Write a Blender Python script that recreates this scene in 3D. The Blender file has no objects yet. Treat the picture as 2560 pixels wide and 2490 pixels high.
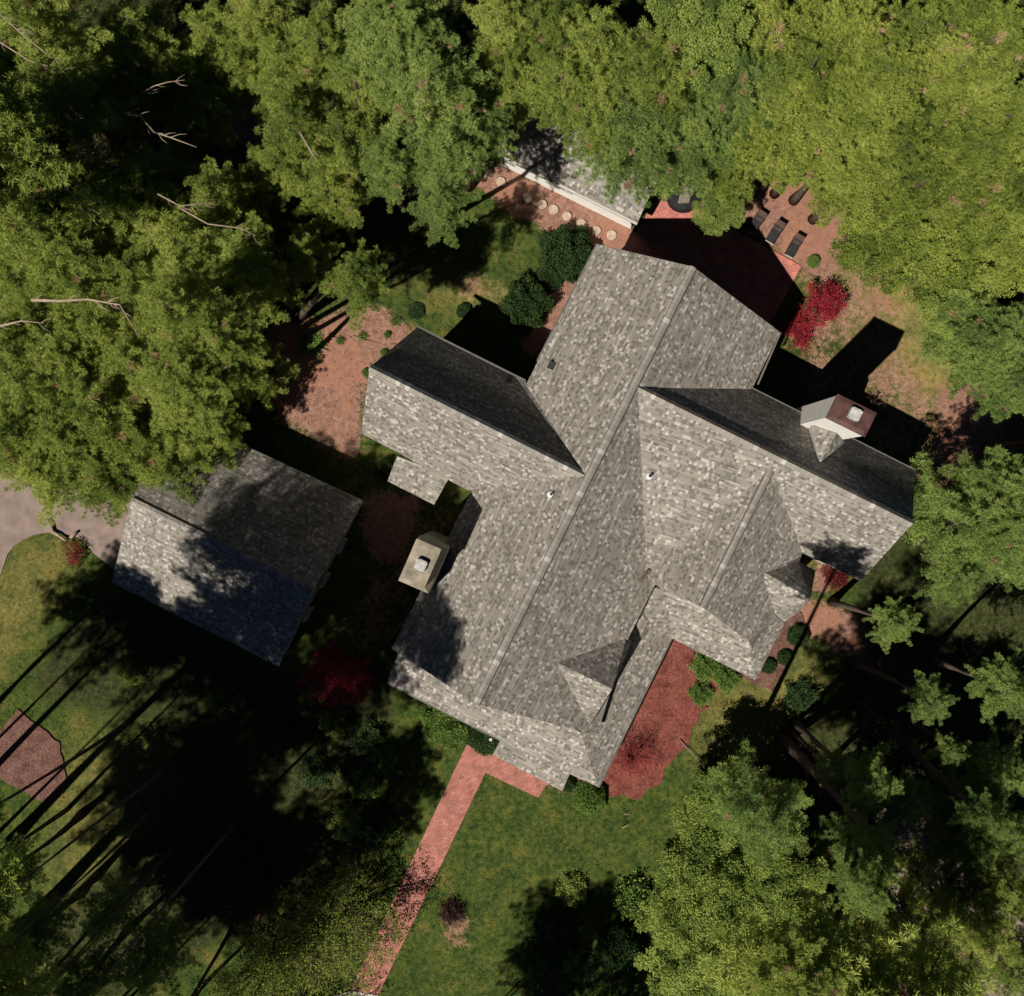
import bpy, bmesh, math, random
import numpy as np
from mathutils import Vector, Matrix

# ------------------------------------------------------------------ camera, sky, sun, exposure
SC = bpy.context.scene
COL = SC.collection
FPX, H, CX, CY = 2520.0, 70.0, 1280.0, 1245.0
SV = 0.51                                     # ground shadow of a 1 m post: SV m to the east and SV m to the north
cam_d = bpy.data.cameras.new('camera'); cam = bpy.data.objects.new('camera', cam_d); COL.objects.link(cam)
cam.location = (0, 0, H); cam.rotation_euler = (0, 0, 0)
cam_d.sensor_width = 36; cam_d.sensor_fit = 'HORIZONTAL'; cam_d.lens = 36 * FPX / 2560
cam_d.clip_start = 0.5; cam_d.clip_end = 1500
SC.camera = cam
EL = math.atan(1 / (SV * math.sqrt(2)))
world = bpy.data.worlds.new('World'); SC.world = world; world.use_nodes = True
wn = world.node_tree
sky = wn.nodes.new('ShaderNodeTexSky'); sky.sky_type = 'NISHITA'; sky.sun_disc = False
sky.sun_elevation = EL; sky.sun_rotation = math.radians(225)
sky.altitude = 9000; sky.air_density = 0.32; sky.dust_density = 0.02; sky.ozone_density = 6.0
wn.links.new(sky.outputs[0], wn.nodes['Background'].inputs[0]); wn.nodes['Background'].inputs[1].default_value = 0.08
sun_d = bpy.data.lights.new('sun', 'SUN'); sun_d.energy = 5.0; sun_d.angle = math.radians(0.5); sun_d.color = (1.0, 0.93, 0.82)
sun = bpy.data.objects.new('sun', sun_d); COL.objects.link(sun)
sun.rotation_euler = Vector((SV, SV, -1)).to_track_quat('-Z', 'Y').to_euler()
sun.location = (-40, -40, 90)
vs = SC.view_settings
vs.view_transform = 'Standard'; vs.look = 'None'; vs.gamma = 1; vs.exposure = 0.15
SC.render.film_transparent = False
SC.cycles.max_bounces = 5; SC.cycles.diffuse_bounces = 1; SC.cycles.transparent_max_bounces = 4

# ------------------------------------------------------------------ helpers
def P(px, py, z=0.0):
    k = (H - z) / FPX
    return Vector(((px - CX) * k, -(py - CY) * k, z))
def plane_of(a, b, c):
    n = (b - a).cross(c - a).normalized()
    return (a, n)
def onp(pl, px, py, sink=0.0):
    o = Vector((0, 0, H)); d = Vector(((px - CX) / FPX, -(py - CY) / FPX, -1))
    t = (pl[0] - o).dot(pl[1]) / d.dot(pl[1])
    p = o + d * t
    return Vector((p.x, p.y, p.z - sink))
def empty(name, label, cat, loc=(0, 0, 0), rz=0, group=None):
    o = bpy.data.objects.new(name, None); COL.objects.link(o)
    o.location = loc; o.rotation_euler = (0, 0, rz); o.empty_display_size = 0.3
    tag(o, label, cat, group); return o
def tag(o, label=None, cat=None, group=None, kind=None):
    if label: o['label'] = label
    if cat: o['category'] = cat
    if group: o['group'] = group
    if kind: o['kind'] = kind
    return o
def mesh_obj(name, me, parent=None):
    o = bpy.data.objects.new(name, me); COL.objects.link(o)
    if parent: o.parent = parent
    return o
def bm_obj(name, bm, mats, parent=None, smooth=False):
    me = bpy.data.meshes.new(name); bm.normal_update(); bm.to_mesh(me); bm.free()
    for m in (mats if isinstance(mats, (list, tuple)) else [mats]): me.materials.append(m)
    if smooth:
        me.polygons.foreach_set('use_smooth', [True] * len(me.polygons))
    return mesh_obj(name, me, parent)
def np_mesh(name, verts, quads, mat, attr=None):
    me = bpy.data.meshes.new(name)
    nv, nf = len(verts), len(quads); k = quads.shape[1]
    me.vertices.add(nv); me.vertices.foreach_set('co', np.ascontiguousarray(verts, dtype=np.float32).ravel())
    me.loops.add(nf * k); me.loops.foreach_set('vertex_index', np.ascontiguousarray(quads, dtype=np.int32).ravel())
    me.polygons.add(nf); me.polygons.foreach_set('loop_start', np.arange(nf, dtype=np.int32) * k)
    me.update(calc_edges=True)
    if attr is not None:
        for an, av in attr.items():
            a = me.attributes.new(an, 'FLOAT', 'POINT'); a.data.foreach_set('value', np.ascontiguousarray(av, dtype=np.float32))
    me.materials.append(mat)
    return me
def box(bm, c, s, rz=0.0, mi=0, tilt=None):
    M = Matrix.Translation(c) @ Matrix.Rotation(rz, 4, 'Z')
    if tilt is not None: M = M @ tilt
    M = M @ Matrix.Diagonal((s[0], s[1], s[2], 1))
    r = bmesh.ops.create_cube(bm, size=1, matrix=M)
    for v in r['verts']:
        for f in v.link_faces: f.material_index = mi
def tube(bm, pts, radii, seg=8, mi=0, cap=True):
    rings = []
    n = len(pts)
    for i, p in enumerate(pts):
        d = (pts[min(i + 1, n - 1)] - pts[max(i - 1, 0)]).normalized()
        q = d.to_track_quat('Z', 'Y')
        rings.append([bm.verts.new(p + q @ Vector((math.cos(2 * math.pi * j / seg) * radii[i], math.sin(2 * math.pi * j / seg) * radii[i], 0))) for j in range(seg)])
    for a, b in zip(rings[:-1], rings[1:]):
        for j in range(seg):
            f = bm.faces.new((a[j], a[(j + 1) % seg], b[(j + 1) % seg], b[j])); f.material_index = mi; f.smooth = True
    if cap:
        for r, rev in ((rings[0], True), (rings[-1], False)):
            f = bm.faces.new(r[::-1] if rev else r); f.material_index = mi
def bar(bm, a, b, w, h, mi=0):
    """rectangular bar from a to b, w wide (horizontal) and h high, sitting centred"""
    d = (b - a); L = d.length; d.normalize()
    side = d.cross(Vector((0, 0, 1))).normalized() if abs(d.z) < .99 else Vector((1, 0, 0))
    up = side.cross(d).normalized()
    vs_ = []
    for p in (a, b):
        for sx, sz in ((-1, -1), (1, -1), (1, 1), (-1, 1)):
            vs_.append(bm.verts.new(p + side * (sx * w / 2) + up * (sz * h / 2)))
    for q in ((0, 1, 2, 3), (7, 6, 5, 4), (0, 4, 5, 1), (1, 5, 6, 2), (2, 6, 7, 3), (3, 7, 4, 0)):
        f = bm.faces.new([vs_[i] for i in q]); f.material_index = mi

# ------------------------------------------------------------------ materials
class NT:
    def __init__(s, name, rough=0.9, spec=0.2):
        s.m = bpy.data.materials.new(name); s.m.use_nodes = True; s.t = s.m.node_tree
        s.b = s.t.nodes['Principled BSDF']; s.b.inputs['Roughness'].default_value = rough
        s.b.inputs['Specular IOR Level'].default_value = spec
    def n(s, typ, **kw):
        x = s.t.nodes.new(typ)
        for k, v in kw.items(): setattr(x, k, v)
        return x
    def L(s, a, b): s.t.links.new(a, b)
    def math(s, op, a, b=None, clamp=False):
        x = s.n('ShaderNodeMath', operation=op); x.use_clamp = clamp
        for i, v in enumerate((a, b)):
            if v is None: continue
            if isinstance(v, (int, float)): x.inputs[i].default_value = v
            else: s.L(v, x.inputs[i])
        return x.outputs[0]
    def noise(s, scale, detail=3, vec=None, rough=0.55):
        x = s.n('ShaderNodeTexNoise'); x.inputs['Scale'].default_value = scale
        x.inputs['Detail'].default_value = detail; x.inputs['Roughness'].default_value = rough
        if vec is not None: s.L(vec, x.inputs['Vector'])
        return x.outputs[0]
    def ramp(s, fac, stops, interp='LINEAR'):
        x = s.n('ShaderNodeValToRGB'); x.color_ramp.interpolation = interp
        e = x.color_ramp.elements
        while len(e) > 1: e.remove(e[-1])
        e[0].position = stops[0][0]; e[0].color = (*stops[0][1], 1)
        for p, c in stops[1:]:
            q = e.new(p); q.color = (*c, 1)
        s.L(fac, x.inputs[0]); return x.outputs[0]
    def mix(s, fac, a, b, blend='MIX'):
        x = s.n('ShaderNodeMix', data_type='RGBA', blend_type=blend)
        for sock, v in ((x.inputs[0], fac), (x.inputs[6], a), (x.inputs[7], b)):
            if isinstance(v, (int, float)): sock.default_value = v
            elif isinstance(v, tuple): sock.default_value = (*v, 1)
            else: s.L(v, sock)
        return x.outputs[2]
    def coord(s, what='Object'): return s.n('ShaderNodeTexCoord').outputs[what]
    def geo(s): return s.n('ShaderNodeNewGeometry').outputs['Position']
    def bump(s, h, strength=0.5, dist=0.02):
        x = s.n('ShaderNodeBump'); x.inputs['Strength'].default_value = strength; x.inputs['Distance'].default_value = dist
        s.L(h, x.inputs['Height']); s.L(x.outputs[0], s.b.inputs['Normal'])
    def col(s, c):
        if isinstance(c, tuple): s.b.inputs['Base Color'].default_value = (*c, 1)
        else: s.L(c, s.b.inputs['Base Color'])
        return s.m

def plain(name, c, rough=0.8, var=0.15, scale=3.0, spec=0.2, bump=0.0):
    t = NT(name, rough, spec)
    nz = t.noise(scale, 4, t.geo())
    lo = tuple(v * (1 - var) for v in c); hi = tuple(min(1, v * (1 + var)) for v in c)
    m = t.col(t.ramp(nz, [(0.3, lo), (0.7, hi)]))
    if bump: t.bump(nz, bump, 0.02)
    return m

def shingle_mat(name, tint=(1, 1, 1)):
    t = NT(name, 0.92, 0.15)
    uv = t.coord('UV')
    sep = t.n('ShaderNodeSeparateXYZ'); t.L(uv, sep.inputs[0])
    u, v = sep.outputs[0], sep.outputs[1]
    def cell(row_h, tab_w, seed):
        r = t.math('DIVIDE', v, row_h); ri = t.math('FLOOR', r)
        wn1 = t.n('ShaderNodeTexWhiteNoise', noise_dimensions='2D')
        c1 = t.n('ShaderNodeCombineXYZ'); t.L(ri, c1.inputs[0]); c1.inputs[1].default_value = seed; t.L(c1.outputs[0], wn1.inputs['Vector'])
        uu = t.math('ADD', t.math('DIVIDE', u, tab_w), t.math('MULTIPLY', wn1.outputs[0], 7.0))
        ui = t.math('FLOOR', uu)
        wn2 = t.n('ShaderNodeTexWhiteNoise', noise_dimensions='3D')
        c2 = t.n('ShaderNodeCombineXYZ'); t.L(ri, c2.inputs[0]); t.L(ui, c2.inputs[1]); c2.inputs[2].default_value = seed + .5
        t.L(c2.outputs[0], wn2.inputs['Vector'])
        return wn2.outputs[0], t.math('FRACT', r), t.math('FRACT', uu)
    a, fr, fu = cell(0.20, 0.165, 1.0)
    b, fr2, fu2 = cell(0.10, 0.7, 5.0)
    g = tint
    def C(x): return (x * g[0] * .99, x * g[1] * .93, x * g[2] * 0.83)
    base = t.ramp(b, [(0.0, (.165, .158, .142)), (0.2, (.26, .235, .212)), (0.4, (.235, .23, .205)), (0.6, (.31, .283, .258)), (0.8, (.225, .21, .19)), (1.0, (.37, .345, .32))])
    lightfac = t.math('GREATER_THAN', a, 0.90)
    darkfac = t.math('LESS_THAN', a, 0.21)
    c = t.mix(t.math('MULTIPLY', lightfac, 0.55), base, (.58, .55, .535))
    c = t.mix(t.math('MULTIPLY', darkfac, 0.6), c, (.10, .098, .085))
    # weathering, long along the courses
    mp = t.n('ShaderNodeMapping'); mp.inputs['Scale'].default_value = (0.35, 4.0, 1); t.L(uv, mp.inputs[0])
    st = t.noise(1.0, 4, mp.outputs[0])
    c = t.mix(1.0, c, t.ramp(st, [(0.3, (.78, .78, .78)), (0.7, (1.18, 1.17, 1.15))]), 'MULTIPLY')
    big = t.noise(0.25, 3, t.geo())
    c = t.mix(1.0, c, t.ramp(big, [(0.3, (.9, .9, .88)), (0.7, (1.08, 1.07, 1.06))]), 'MULTIPLY')
    fine = t.noise(30, 2, t.geo())
    c = t.mix(1.0, c, t.ramp(fine, [(0.3, (.85, .85, .85)), (0.7, (1.13, 1.13, 1.13))]), 'MULTIPLY')
    line = t.math('LESS_THAN', fr2, 0.22)
    c = t.mix(t.math('MULTIPLY', line, 0.3), c, (.07, .068, .065))
    h = t.math('ADD', t.math('MULTIPLY', t.math('SUBTRACT', 1.0, fr), 0.7), t.math('MULTIPLY', a, 0.5))
    t.bump(h, 0.28, 0.015)
    return t.col(c)

def brick_mat(name, c1, c2, mortar, rz, scale=4.5, herring=False):
    t = NT(name, 0.9, 0.15)
    mp = t.n('ShaderNodeMapping'); mp.inputs['Rotation'].default_value = (0, 0, rz); t.L(t.geo(), mp.inputs[0])
    br = t.n('ShaderNodeTexBrick'); t.L(mp.outputs[0], br.inputs['Vector'])
    br.inputs['Scale'].default_value = scale; br.inputs['Mortar Size'].default_value = 0.03
    br.inputs['Color1'].default_value = (*c1, 1); br.inputs['Color2'].default_value = (*c2, 1); br.inputs['Mortar'].default_value = (*mortar, 1)
    br.inputs['Brick Width'].default_value = 1.0; br.inputs['Row Height'].default_value = 0.5
    nz = t.noise(1.3, 5, t.geo())
    c = t.mix(1.0, br.outputs[0], t.ramp(nz, [(0.3, (.72, .72, .72)), (0.7, (1.2, 1.15, 1.12))]), 'MULTIPLY')
    t.bump(br.outputs['Fac'], -0.3, 0.01)
    return t.col(c)

def leaf_mat(name, dark, mid, light, trans=0.35, objvar=0.25, dead=None):
    t = NT(name, 0.6, 0.12)
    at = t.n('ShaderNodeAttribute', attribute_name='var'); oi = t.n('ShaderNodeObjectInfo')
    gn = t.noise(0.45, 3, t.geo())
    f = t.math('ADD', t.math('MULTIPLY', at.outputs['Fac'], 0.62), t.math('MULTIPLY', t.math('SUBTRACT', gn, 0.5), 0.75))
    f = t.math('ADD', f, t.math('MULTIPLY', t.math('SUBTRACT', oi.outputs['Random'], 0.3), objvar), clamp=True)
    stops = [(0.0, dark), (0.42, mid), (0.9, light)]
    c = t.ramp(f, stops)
    if dead:
        c = t.mix(t.math('GREATER_THAN', at.outputs['Fac'], 0.985), c, dead)
    t.col(c)
    tr = t.n('ShaderNodeBsdfTranslucent'); t.L(t.mix(1.0, c, (1.0, 1.05, 0.6), 'MULTIPLY'), tr.inputs[0])
    mx = t.n('ShaderNodeMixShader'); mx.inputs[0].default_value = trans
    t.L(t.b.outputs[0], mx.inputs[1]); t.L(tr.outputs[0], mx.inputs[2])
    t.L(mx.outputs[0], t.t.nodes['Material Output'].inputs[0])
    return t.m

M = {}
M['shingle'] = shingle_mat('weathered_shingle')
M['trim'] = plain('white_trim', (.55, .53, .48), 0.5, .08)
M['wall'] = plain('cream_clapboard', (.55, .49, .38), 0.7, .1)
M['wallwhite'] = plain('white_stucco', (.78, .76, .72), 0.8, .06, 2)
M['ridgeshade'] = plain('ridge_shade_dark', (.05, .05, .052), 0.5, .2)  # near-black for the painted shade lines along the ridges
M['gutter'] = plain('bronze_gutter', (.12, .11, .10), 0.5, .2)
M['cap'] = brick_mat('ridge_cap_shingle', (.20, .195, .18), (.34, .33, .31), (.15, .145, .14), math.radians(63), 2.2)
def cap_mat(name, ang):
    t = NT(name, 0.9, .15); sp = t.n('ShaderNodeSeparateXYZ'); t.L(t.geo(), sp.inputs[0])
    al = t.math('ADD', t.math('MULTIPLY', sp.outputs[0], math.cos(ang)), t.math('MULTIPLY', sp.outputs[1], math.sin(ang)))
    w_ = t.n('ShaderNodeTexWhiteNoise', noise_dimensions='1D'); t.L(t.math('FLOOR', t.math('DIVIDE', al, .3)), w_.inputs['W'])
    c = t.ramp(w_.outputs[0], [(0, (.23, .215, .19)), (.7, (.29, .27, .24)), (.86, (.31, .29, .26)), (.9, (.44, .42, .39))])
    ln = t.math('LESS_THAN', t.math('FRACT', t.math('DIVIDE', al, .3)), .1)
    return t.col(t.mix(t.math('MULTIPLY', ln, .4), c, (.08, .075, .07)))
M['capmain'] = cap_mat('ridge_cap_main', math.radians(63.4)); M['capwing'] = cap_mat('ridge_cap_wing', math.radians(-26.6))
M['copper'] = plain('rusted_cap_metal', (.075, .035, .03), 0.55, .6, 1.6, .4, .2)
M['flue'] = plain('clay_flue', (.42, .41, .40), 0.8, .3, 5)
M['chimneytan'] = plain('tan_render', (.25, .24, .18), 0.85, .2, 2)
M['stonecap'] = plain('weathered_stone_cap', (.27, .235, .18), 0.85, .35, 1.8)
M['pipe'] = plain('vent_pipe', (.03, .03, .03), 0.5)
M['lead'] = plain('lead_flashing', (.62, .62, .62), 0.5, .15)
M['glass'] = plain('window_glass', (.03, .04, .05), 0.08, .1, 1, .6)
M['path'] = brick_mat('brick_paving_path', (.45, .205, .165), (.33, .135, .11), (.20, .085, .07), math.radians(-27), 3.1)
M['patio'] = brick_mat('brick_paving_patio', (.48, .17, .14), (.38, .125, .11), (.52, .29, .25), math.radians(18), 2.6)
M['asphalt'] = plain('asphalt', (.235, .18, .16), 0.95, .22, 1.2)
def mulch_mat(name, a, b, c_):
    t = NT(name, .98, .08); g_ = t.geo()
    f1, f2, f3 = t.noise(1.1, 5, g_, .65), t.noise(22, 3, g_, .7), t.noise(6, 4, g_, .65)
    c = t.ramp(t.math('ADD', t.math('MULTIPLY', f2, .55), t.math('MULTIPLY', f3, .45)), [(.33, c_), (.5, a), (.66, b)])
    c = t.mix(1.0, c, t.ramp(f1, [(.35, (.6, .62, .62)), (.5, (1, 1, 1)), (.65, (1.15, 1.35, 1.3))]), 'MULTIPLY')
    t.bump(t.math('ADD', f2, f3), 1.0, .06); return t.col(c)
M['mulchred'] = mulch_mat('red_mulch', (.21, .062, .05), (.42, .16, .12), (.05, .02, .018))
M['mulchbrown'] = mulch_mat('brown_mulch', (.17, .085, .07), (.33, .19, .15), (.045, .025, .02))
M['concrete'] = plain('concrete', (.48, .44, .38), 0.9, .15)
M['steppingstone'] = plain('pale_stone', (.44, .33, .25), 0.9, .25, 4)
M['bark'] = plain('bark', (.10, .075, .06), 0.95, .45, 5, .1, .6)
M['barkpale'] = plain('pale_dead_wood', (.30, .23, .17), 0.9, .3, 4)
M['blackmetal'] = plain('black_metal', (.02, .02, .02), 0.4, .2, 3, .4)
M['sling'] = plain('dark_sling_fabric', (.028, .028, .03), 0.85, .3)
M['slingbrown'] = plain('faded_brown_sling', (.10, .06, .05), 0.85, .3)
M['silver'] = plain('silver_edge', (.45, .43, .40), 0.4, .1)
M['cover'] = plain('black_cover', (.014, .014, .016), 0.6, .4, 5)
M['weathered'] = plain('weathered_wood', (.20, .17, .145), 0.9, .3)
M['pine'] = leaf_mat('pine_needles', (.06, .11, .025), (.29, .365, .075), (.56, .60, .155), .38, .28, (.48, .31, .19))
M['pineblue'] = leaf_mat('pine_needles_bluish', (.055, .11, .035), (.25, .35, .09), (.48, .56, .17), .38, .2, (.48, .31, .19))
M['leafy'] = leaf_mat('yellow_green_leaves', (.07, .12, .022), (.27, .335, .06), (.52, .56, .13), .35, .3, (.55, .38, .23))
M['soft'] = leaf_mat('soft_green_leaves', (.07, .12, .03), (.31, .40, .09), (.55, .60, .18), .38, .2)
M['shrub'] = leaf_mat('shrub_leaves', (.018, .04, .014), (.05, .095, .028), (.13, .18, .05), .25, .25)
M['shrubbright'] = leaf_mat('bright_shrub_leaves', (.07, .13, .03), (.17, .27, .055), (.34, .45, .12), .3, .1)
M['redleaf'] = leaf_mat('red_maple_leaves', (.16, .012, .02), (.45, .035, .055), (.68, .09, .11), .3, .1)
M['darkred'] = leaf_mat('dark_red_leaves', (.07, .012, .012), (.20, .03, .03), (.38, .07, .05), .3, .1)
M['purpleleaf'] = leaf_mat('purple_leaves', (.03, .015, .015), (.09, .04, .04), (.20, .10, .08), .3, .1)
M['yellowleaf'] = leaf_mat('sparse_yellow_leaves', (.12, .17, .03), (.26, .31, .06), (.42, .45, .11), .4, .1)
M['rosewood'] = plain('red_stems', (.38, .08, .07), 0.8, .5, 6)

# ------------------------------------------------------------------ ground: one sheet, colour zones in vertex attributes
def in_poly(X, Y, poly):
    inside = np.zeros(X.shape, bool)
    n = len(poly)
    for i in range(n):
        x1, y1 = poly[i]; x2, y2 = poly[(i + 1) % n]
        if y1 == y2: continue
        c = ((Y > min(y1, y2)) & (Y <= max(y1, y2))) & (X < (x2 - x1) * (Y - y1) / (y2 - y1) + x1)
        inside ^= c
    return inside
def blur(a, r):
    for ax in (0, 1):
        c = np.cumsum(np.concatenate([np.repeat(a.take([0], ax), r + 1, ax), a, np.repeat(a.take([-1], ax), r, ax)], ax), ax)
        n = a.shape[ax]
        a = (c.take(range(2 * r + 1, 2 * r + 1 + n), ax) - c.take(range(0, n), ax)) / (2 * r + 1)
    return a
ext = [52, 56, 64, 80, 110, 160, 240, 380, 600]
fine = np.arange(-48, 48.01, 0.3)
gx = np.array([-e for e in ext[::-1]] + list(fine) + ext)
X, Y = np.meshgrid(gx, gx, indexing='xy')
PXs, PYs = X * 36 + CX, -Y * 36 + CY
DIRT = [([(600, 860), (700, 800), (860, 770), (930, 740), (1060, 830), (930, 930), (905, 1180), (700, 1060), (620, 960)], .78, 3),
        ([(1790, 545), (1830, 450), (2000, 410), (2200, 430), (2270, 560), (2200, 640), (2100, 700), (2020, 720), (1930, 620)], .85, 4),
        ([(2000, 650), (2260, 560), (2300, 900), (2420, 1100), (2360, 1280), (2250, 1200), (2000, 1000), (1930, 860), (1990, 760)], .52, 5),
        ([(2330, 950), (2520, 950), (2520, 1200), (2420, 1350), (2330, 1200)], 1.0, 4),
        ([(1180, 380), (1590, 560), (1570, 640), (1470, 620), (1250, 520), (1150, 420)], .95, 2),
        ([(1350, 690), (1480, 640), (1400, 900), (1300, 880)], .95, 2),
        ([(1110, 640), (1330, 700), (1340, 800), (1100, 760)], .45, 4),
        ([(1980, 1490), (2120, 1520), (2300, 1640), (2420, 1760), (2330, 1800), (2150, 1660), (2010, 1580), (1960, 1620), (1940, 1560)], 1.0, 3),
        ([(2040, 1380), (2120, 1400), (2060, 1500), (2030, 1490)], .9, 2),
        ([(1740, 1975), (1830, 1960), (1830, 2010), (1750, 2030)], .8, 3),
        ([(1100, 2260), (1200, 2270), (1190, 2400), (1100, 2380)], .5, 3),
        ([(2000, 1850), (2120, 1900), (2080, 2000), (1990, 1930)], .9, 3),
        ([(1640, 480), (1780, 380), (1760, 560)], .8, 2),
        ([(880, 1480), (1020, 1300), (1180, 1200), (1150, 1400), (960, 1640), (800, 1650)], .5, 4),
        ([(900, 1230), (1060, 1240), (1000, 1420), (920, 1400)], 1.0, 2),
        ([(380, 2150), (500, 2150), (500, 2250), (400, 2260)], .8, 3),
        ([(600, 2250), (680, 2230), (660, 2320), (590, 2320)], .7, 3),
        ([(-300, 100), (900, 0), (900, 600), (300, 560), (-300, 500)], .5, 6),
        ([(1000, 1760), (1120, 1800), (1240, 1860), (1180, 1870), (1080, 1830)], .7, 2),
        ([(1440, 1900), (1520, 1960), (1500, 2010), (1410, 1990), (1340, 1990)], .7, 2)]
dirt = np.zeros(X.shape)
for poly, w, r in DIRT:
    dirt = np.maximum(dirt, blur(in_poly(PXs, PYs, poly).astype(float), r) * w)
lush = blur(in_poly(PXs, PYs, [(1150, 1960), (1500, 1990), (1700, 1860), (1900, 1750), (2050, 1700), (2050, 2490), (1000, 2490)]).astype(float), 5)
yel = blur(in_poly(PXs, PYs, [(1900, 350), (2600, 200), (2600, 1000), (2300, 1050), (2150, 850), (2050, 700)]).astype(float), 8)
litter = np.zeros(X.shape)  # dark litter colour under the trees, which also paints their shade deeper
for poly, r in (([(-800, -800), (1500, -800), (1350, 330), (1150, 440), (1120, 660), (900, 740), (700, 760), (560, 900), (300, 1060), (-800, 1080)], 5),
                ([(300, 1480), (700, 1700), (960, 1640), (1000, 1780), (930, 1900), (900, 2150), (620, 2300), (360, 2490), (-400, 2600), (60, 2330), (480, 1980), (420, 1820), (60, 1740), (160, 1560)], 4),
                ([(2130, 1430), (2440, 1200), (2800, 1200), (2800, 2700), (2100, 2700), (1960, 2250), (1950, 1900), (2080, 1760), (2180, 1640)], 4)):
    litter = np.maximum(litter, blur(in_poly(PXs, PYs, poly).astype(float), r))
for poly, w, r in (([(1700, 1850), (1830, 1700), (2050, 1640), (2090, 1760), (1950, 1840), (1800, 1930)], .55, 5), ([(-60, 1420), (60, 1350), (200, 1350), (150, 1480), (-60, 1760)], .45, 4), ([(150, 1850), (380, 1830), (420, 2100), (120, 2300)], .35, 5),
                   ([(1020, 740), (1130, 690), (1330, 740), (1300, 800)], .6, 3)):
    yel = np.maximum(yel, blur(in_poly(PXs, PYs, poly).astype(float), r) * w)
rng = np.random.default_rng(3)
Z = np.zeros(X.shape)
for fx, fy, am in ((.21, .13, .03), (.53, .37, .02), (-.31, .77, .02), (1.9, 1.3, .008), (-1.1, 2.3, .008)):
    Z += am * np.sin(X * fx + Y * fy + am * 97)
Z = -0.10 + np.where((abs(X) < 60) & (abs(Y) < 60), Z * .8, 0)
n = len(gx)
vid = np.arange(n * n).reshape(n, n)
quads = np.stack([vid[:-1, :-1], vid[:-1, 1:], vid[1:, 1:], vid[1:, :-1]], -1).reshape(-1, 4)
t = NT('ground_grass_and_dirt', 0.98, 0.1)
g = t.geo()
n1, n2, n3, n4 = t.noise(0.55, 5, g, .6), t.noise(3.0, 5, g, .65), t.noise(14, 3, g, .6), t.noise(0.18, 3, g)
grass = t.ramp(t.math('ADD', t.math('MULTIPLY', n2, .6), t.math('MULTIPLY', n3, .4)), [(0.36, (.012, .030, .010)), (0.5, (.052, .082, .018)), (0.66, (.125, .135, .034))])
grassy = t.ramp(t.math('ADD', t.math('MULTIPLY', n2, .6), t.math('MULTIPLY', n3, .4)), [(0.34, (.11, .11, .035)), (0.5, (.23, .20, .07)), (0.66, (.38, .29, .13))])
aY = t.n('ShaderNodeAttribute', attribute_name='yel').outputs['Fac']
aD = t.n('ShaderNodeAttribute', attribute_name='dirt').outputs['Fac']
aL = t.n('ShaderNodeAttribute', attribute_name='lush').outputs['Fac']
grass = t.mix(aY, grass, grassy)
grass = t.mix(1.0, grass, t.ramp(n1, [(0.35, (.72, .8, .75)), (0.65, (1.35, 1.2, 1.05))]), 'MULTIPLY')
straw = t.math('MULTIPLY', t.math('GREATER_THAN', t.math('ADD', t.math('MULTIPLY', n1, .55), t.math('MULTIPLY', n3, .45)), 0.58), t.math('SUBTRACT', .8, t.math('MULTIPLY', aL, .35)))
grass = t.mix(straw, grass, (.17, .125, .04))
soil = t.ramp(t.math('ADD', t.math('MULTIPLY', n2, .5), t.math('MULTIPLY', n3, .5)), [(0.3, (.10, .052, .038)), (0.5, (.28, .15, .112)), (0.7, (.46, .285, .21))])
soil = t.mix(t.math('GREATER_THAN', n4, .52), soil, t.mix(.5, soil, (.36, .17, .11)))
f = t.math('ADD', aD, t.math('MULTIPLY', t.math('SUBTRACT', t.math('ADD', t.math('MULTIPLY', n1, .5), t.math('MULTIPLY', n2, .5)), .5), 1.5))
f = t.math('ADD', f, t.math('MULTIPLY', t.math('SUBTRACT', n3, .5), .9))
fr_ = t.n('ShaderNodeMapRange'); fr_.inputs['From Min'].default_value = .42; fr_.inputs['From Max'].default_value = .62; t.L(f, fr_.inputs[0])
fl = t.n('ShaderNodeMapRange'); fl.inputs['From Min'].default_value = .35; fl.inputs['From Max'].default_value = .7
aT = t.n('ShaderNodeAttribute', attribute_name='litter').outputs['Fac']  # forest floor zones: leaf litter plus painted tree shade
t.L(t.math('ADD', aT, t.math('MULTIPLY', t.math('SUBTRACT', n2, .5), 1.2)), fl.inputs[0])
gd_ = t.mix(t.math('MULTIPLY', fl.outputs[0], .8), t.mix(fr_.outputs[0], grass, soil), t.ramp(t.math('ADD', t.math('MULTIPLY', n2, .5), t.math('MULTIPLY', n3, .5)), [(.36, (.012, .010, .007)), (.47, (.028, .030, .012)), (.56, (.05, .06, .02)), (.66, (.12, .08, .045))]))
t.col(gd_)
t.bump(t.math('ADD', t.math('MULTIPLY', n2, .5), n3), 1.0, 0.07)
me = np_mesh('ground', np.stack([X.ravel(), Y.ravel(), Z.ravel()], -1), quads, t.m, dict(dirt=dirt.ravel(), lush=lush.ravel(), yel=yel.ravel(), litter=litter.ravel()))
tag(mesh_obj('ground', me), kind='structure')

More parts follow.
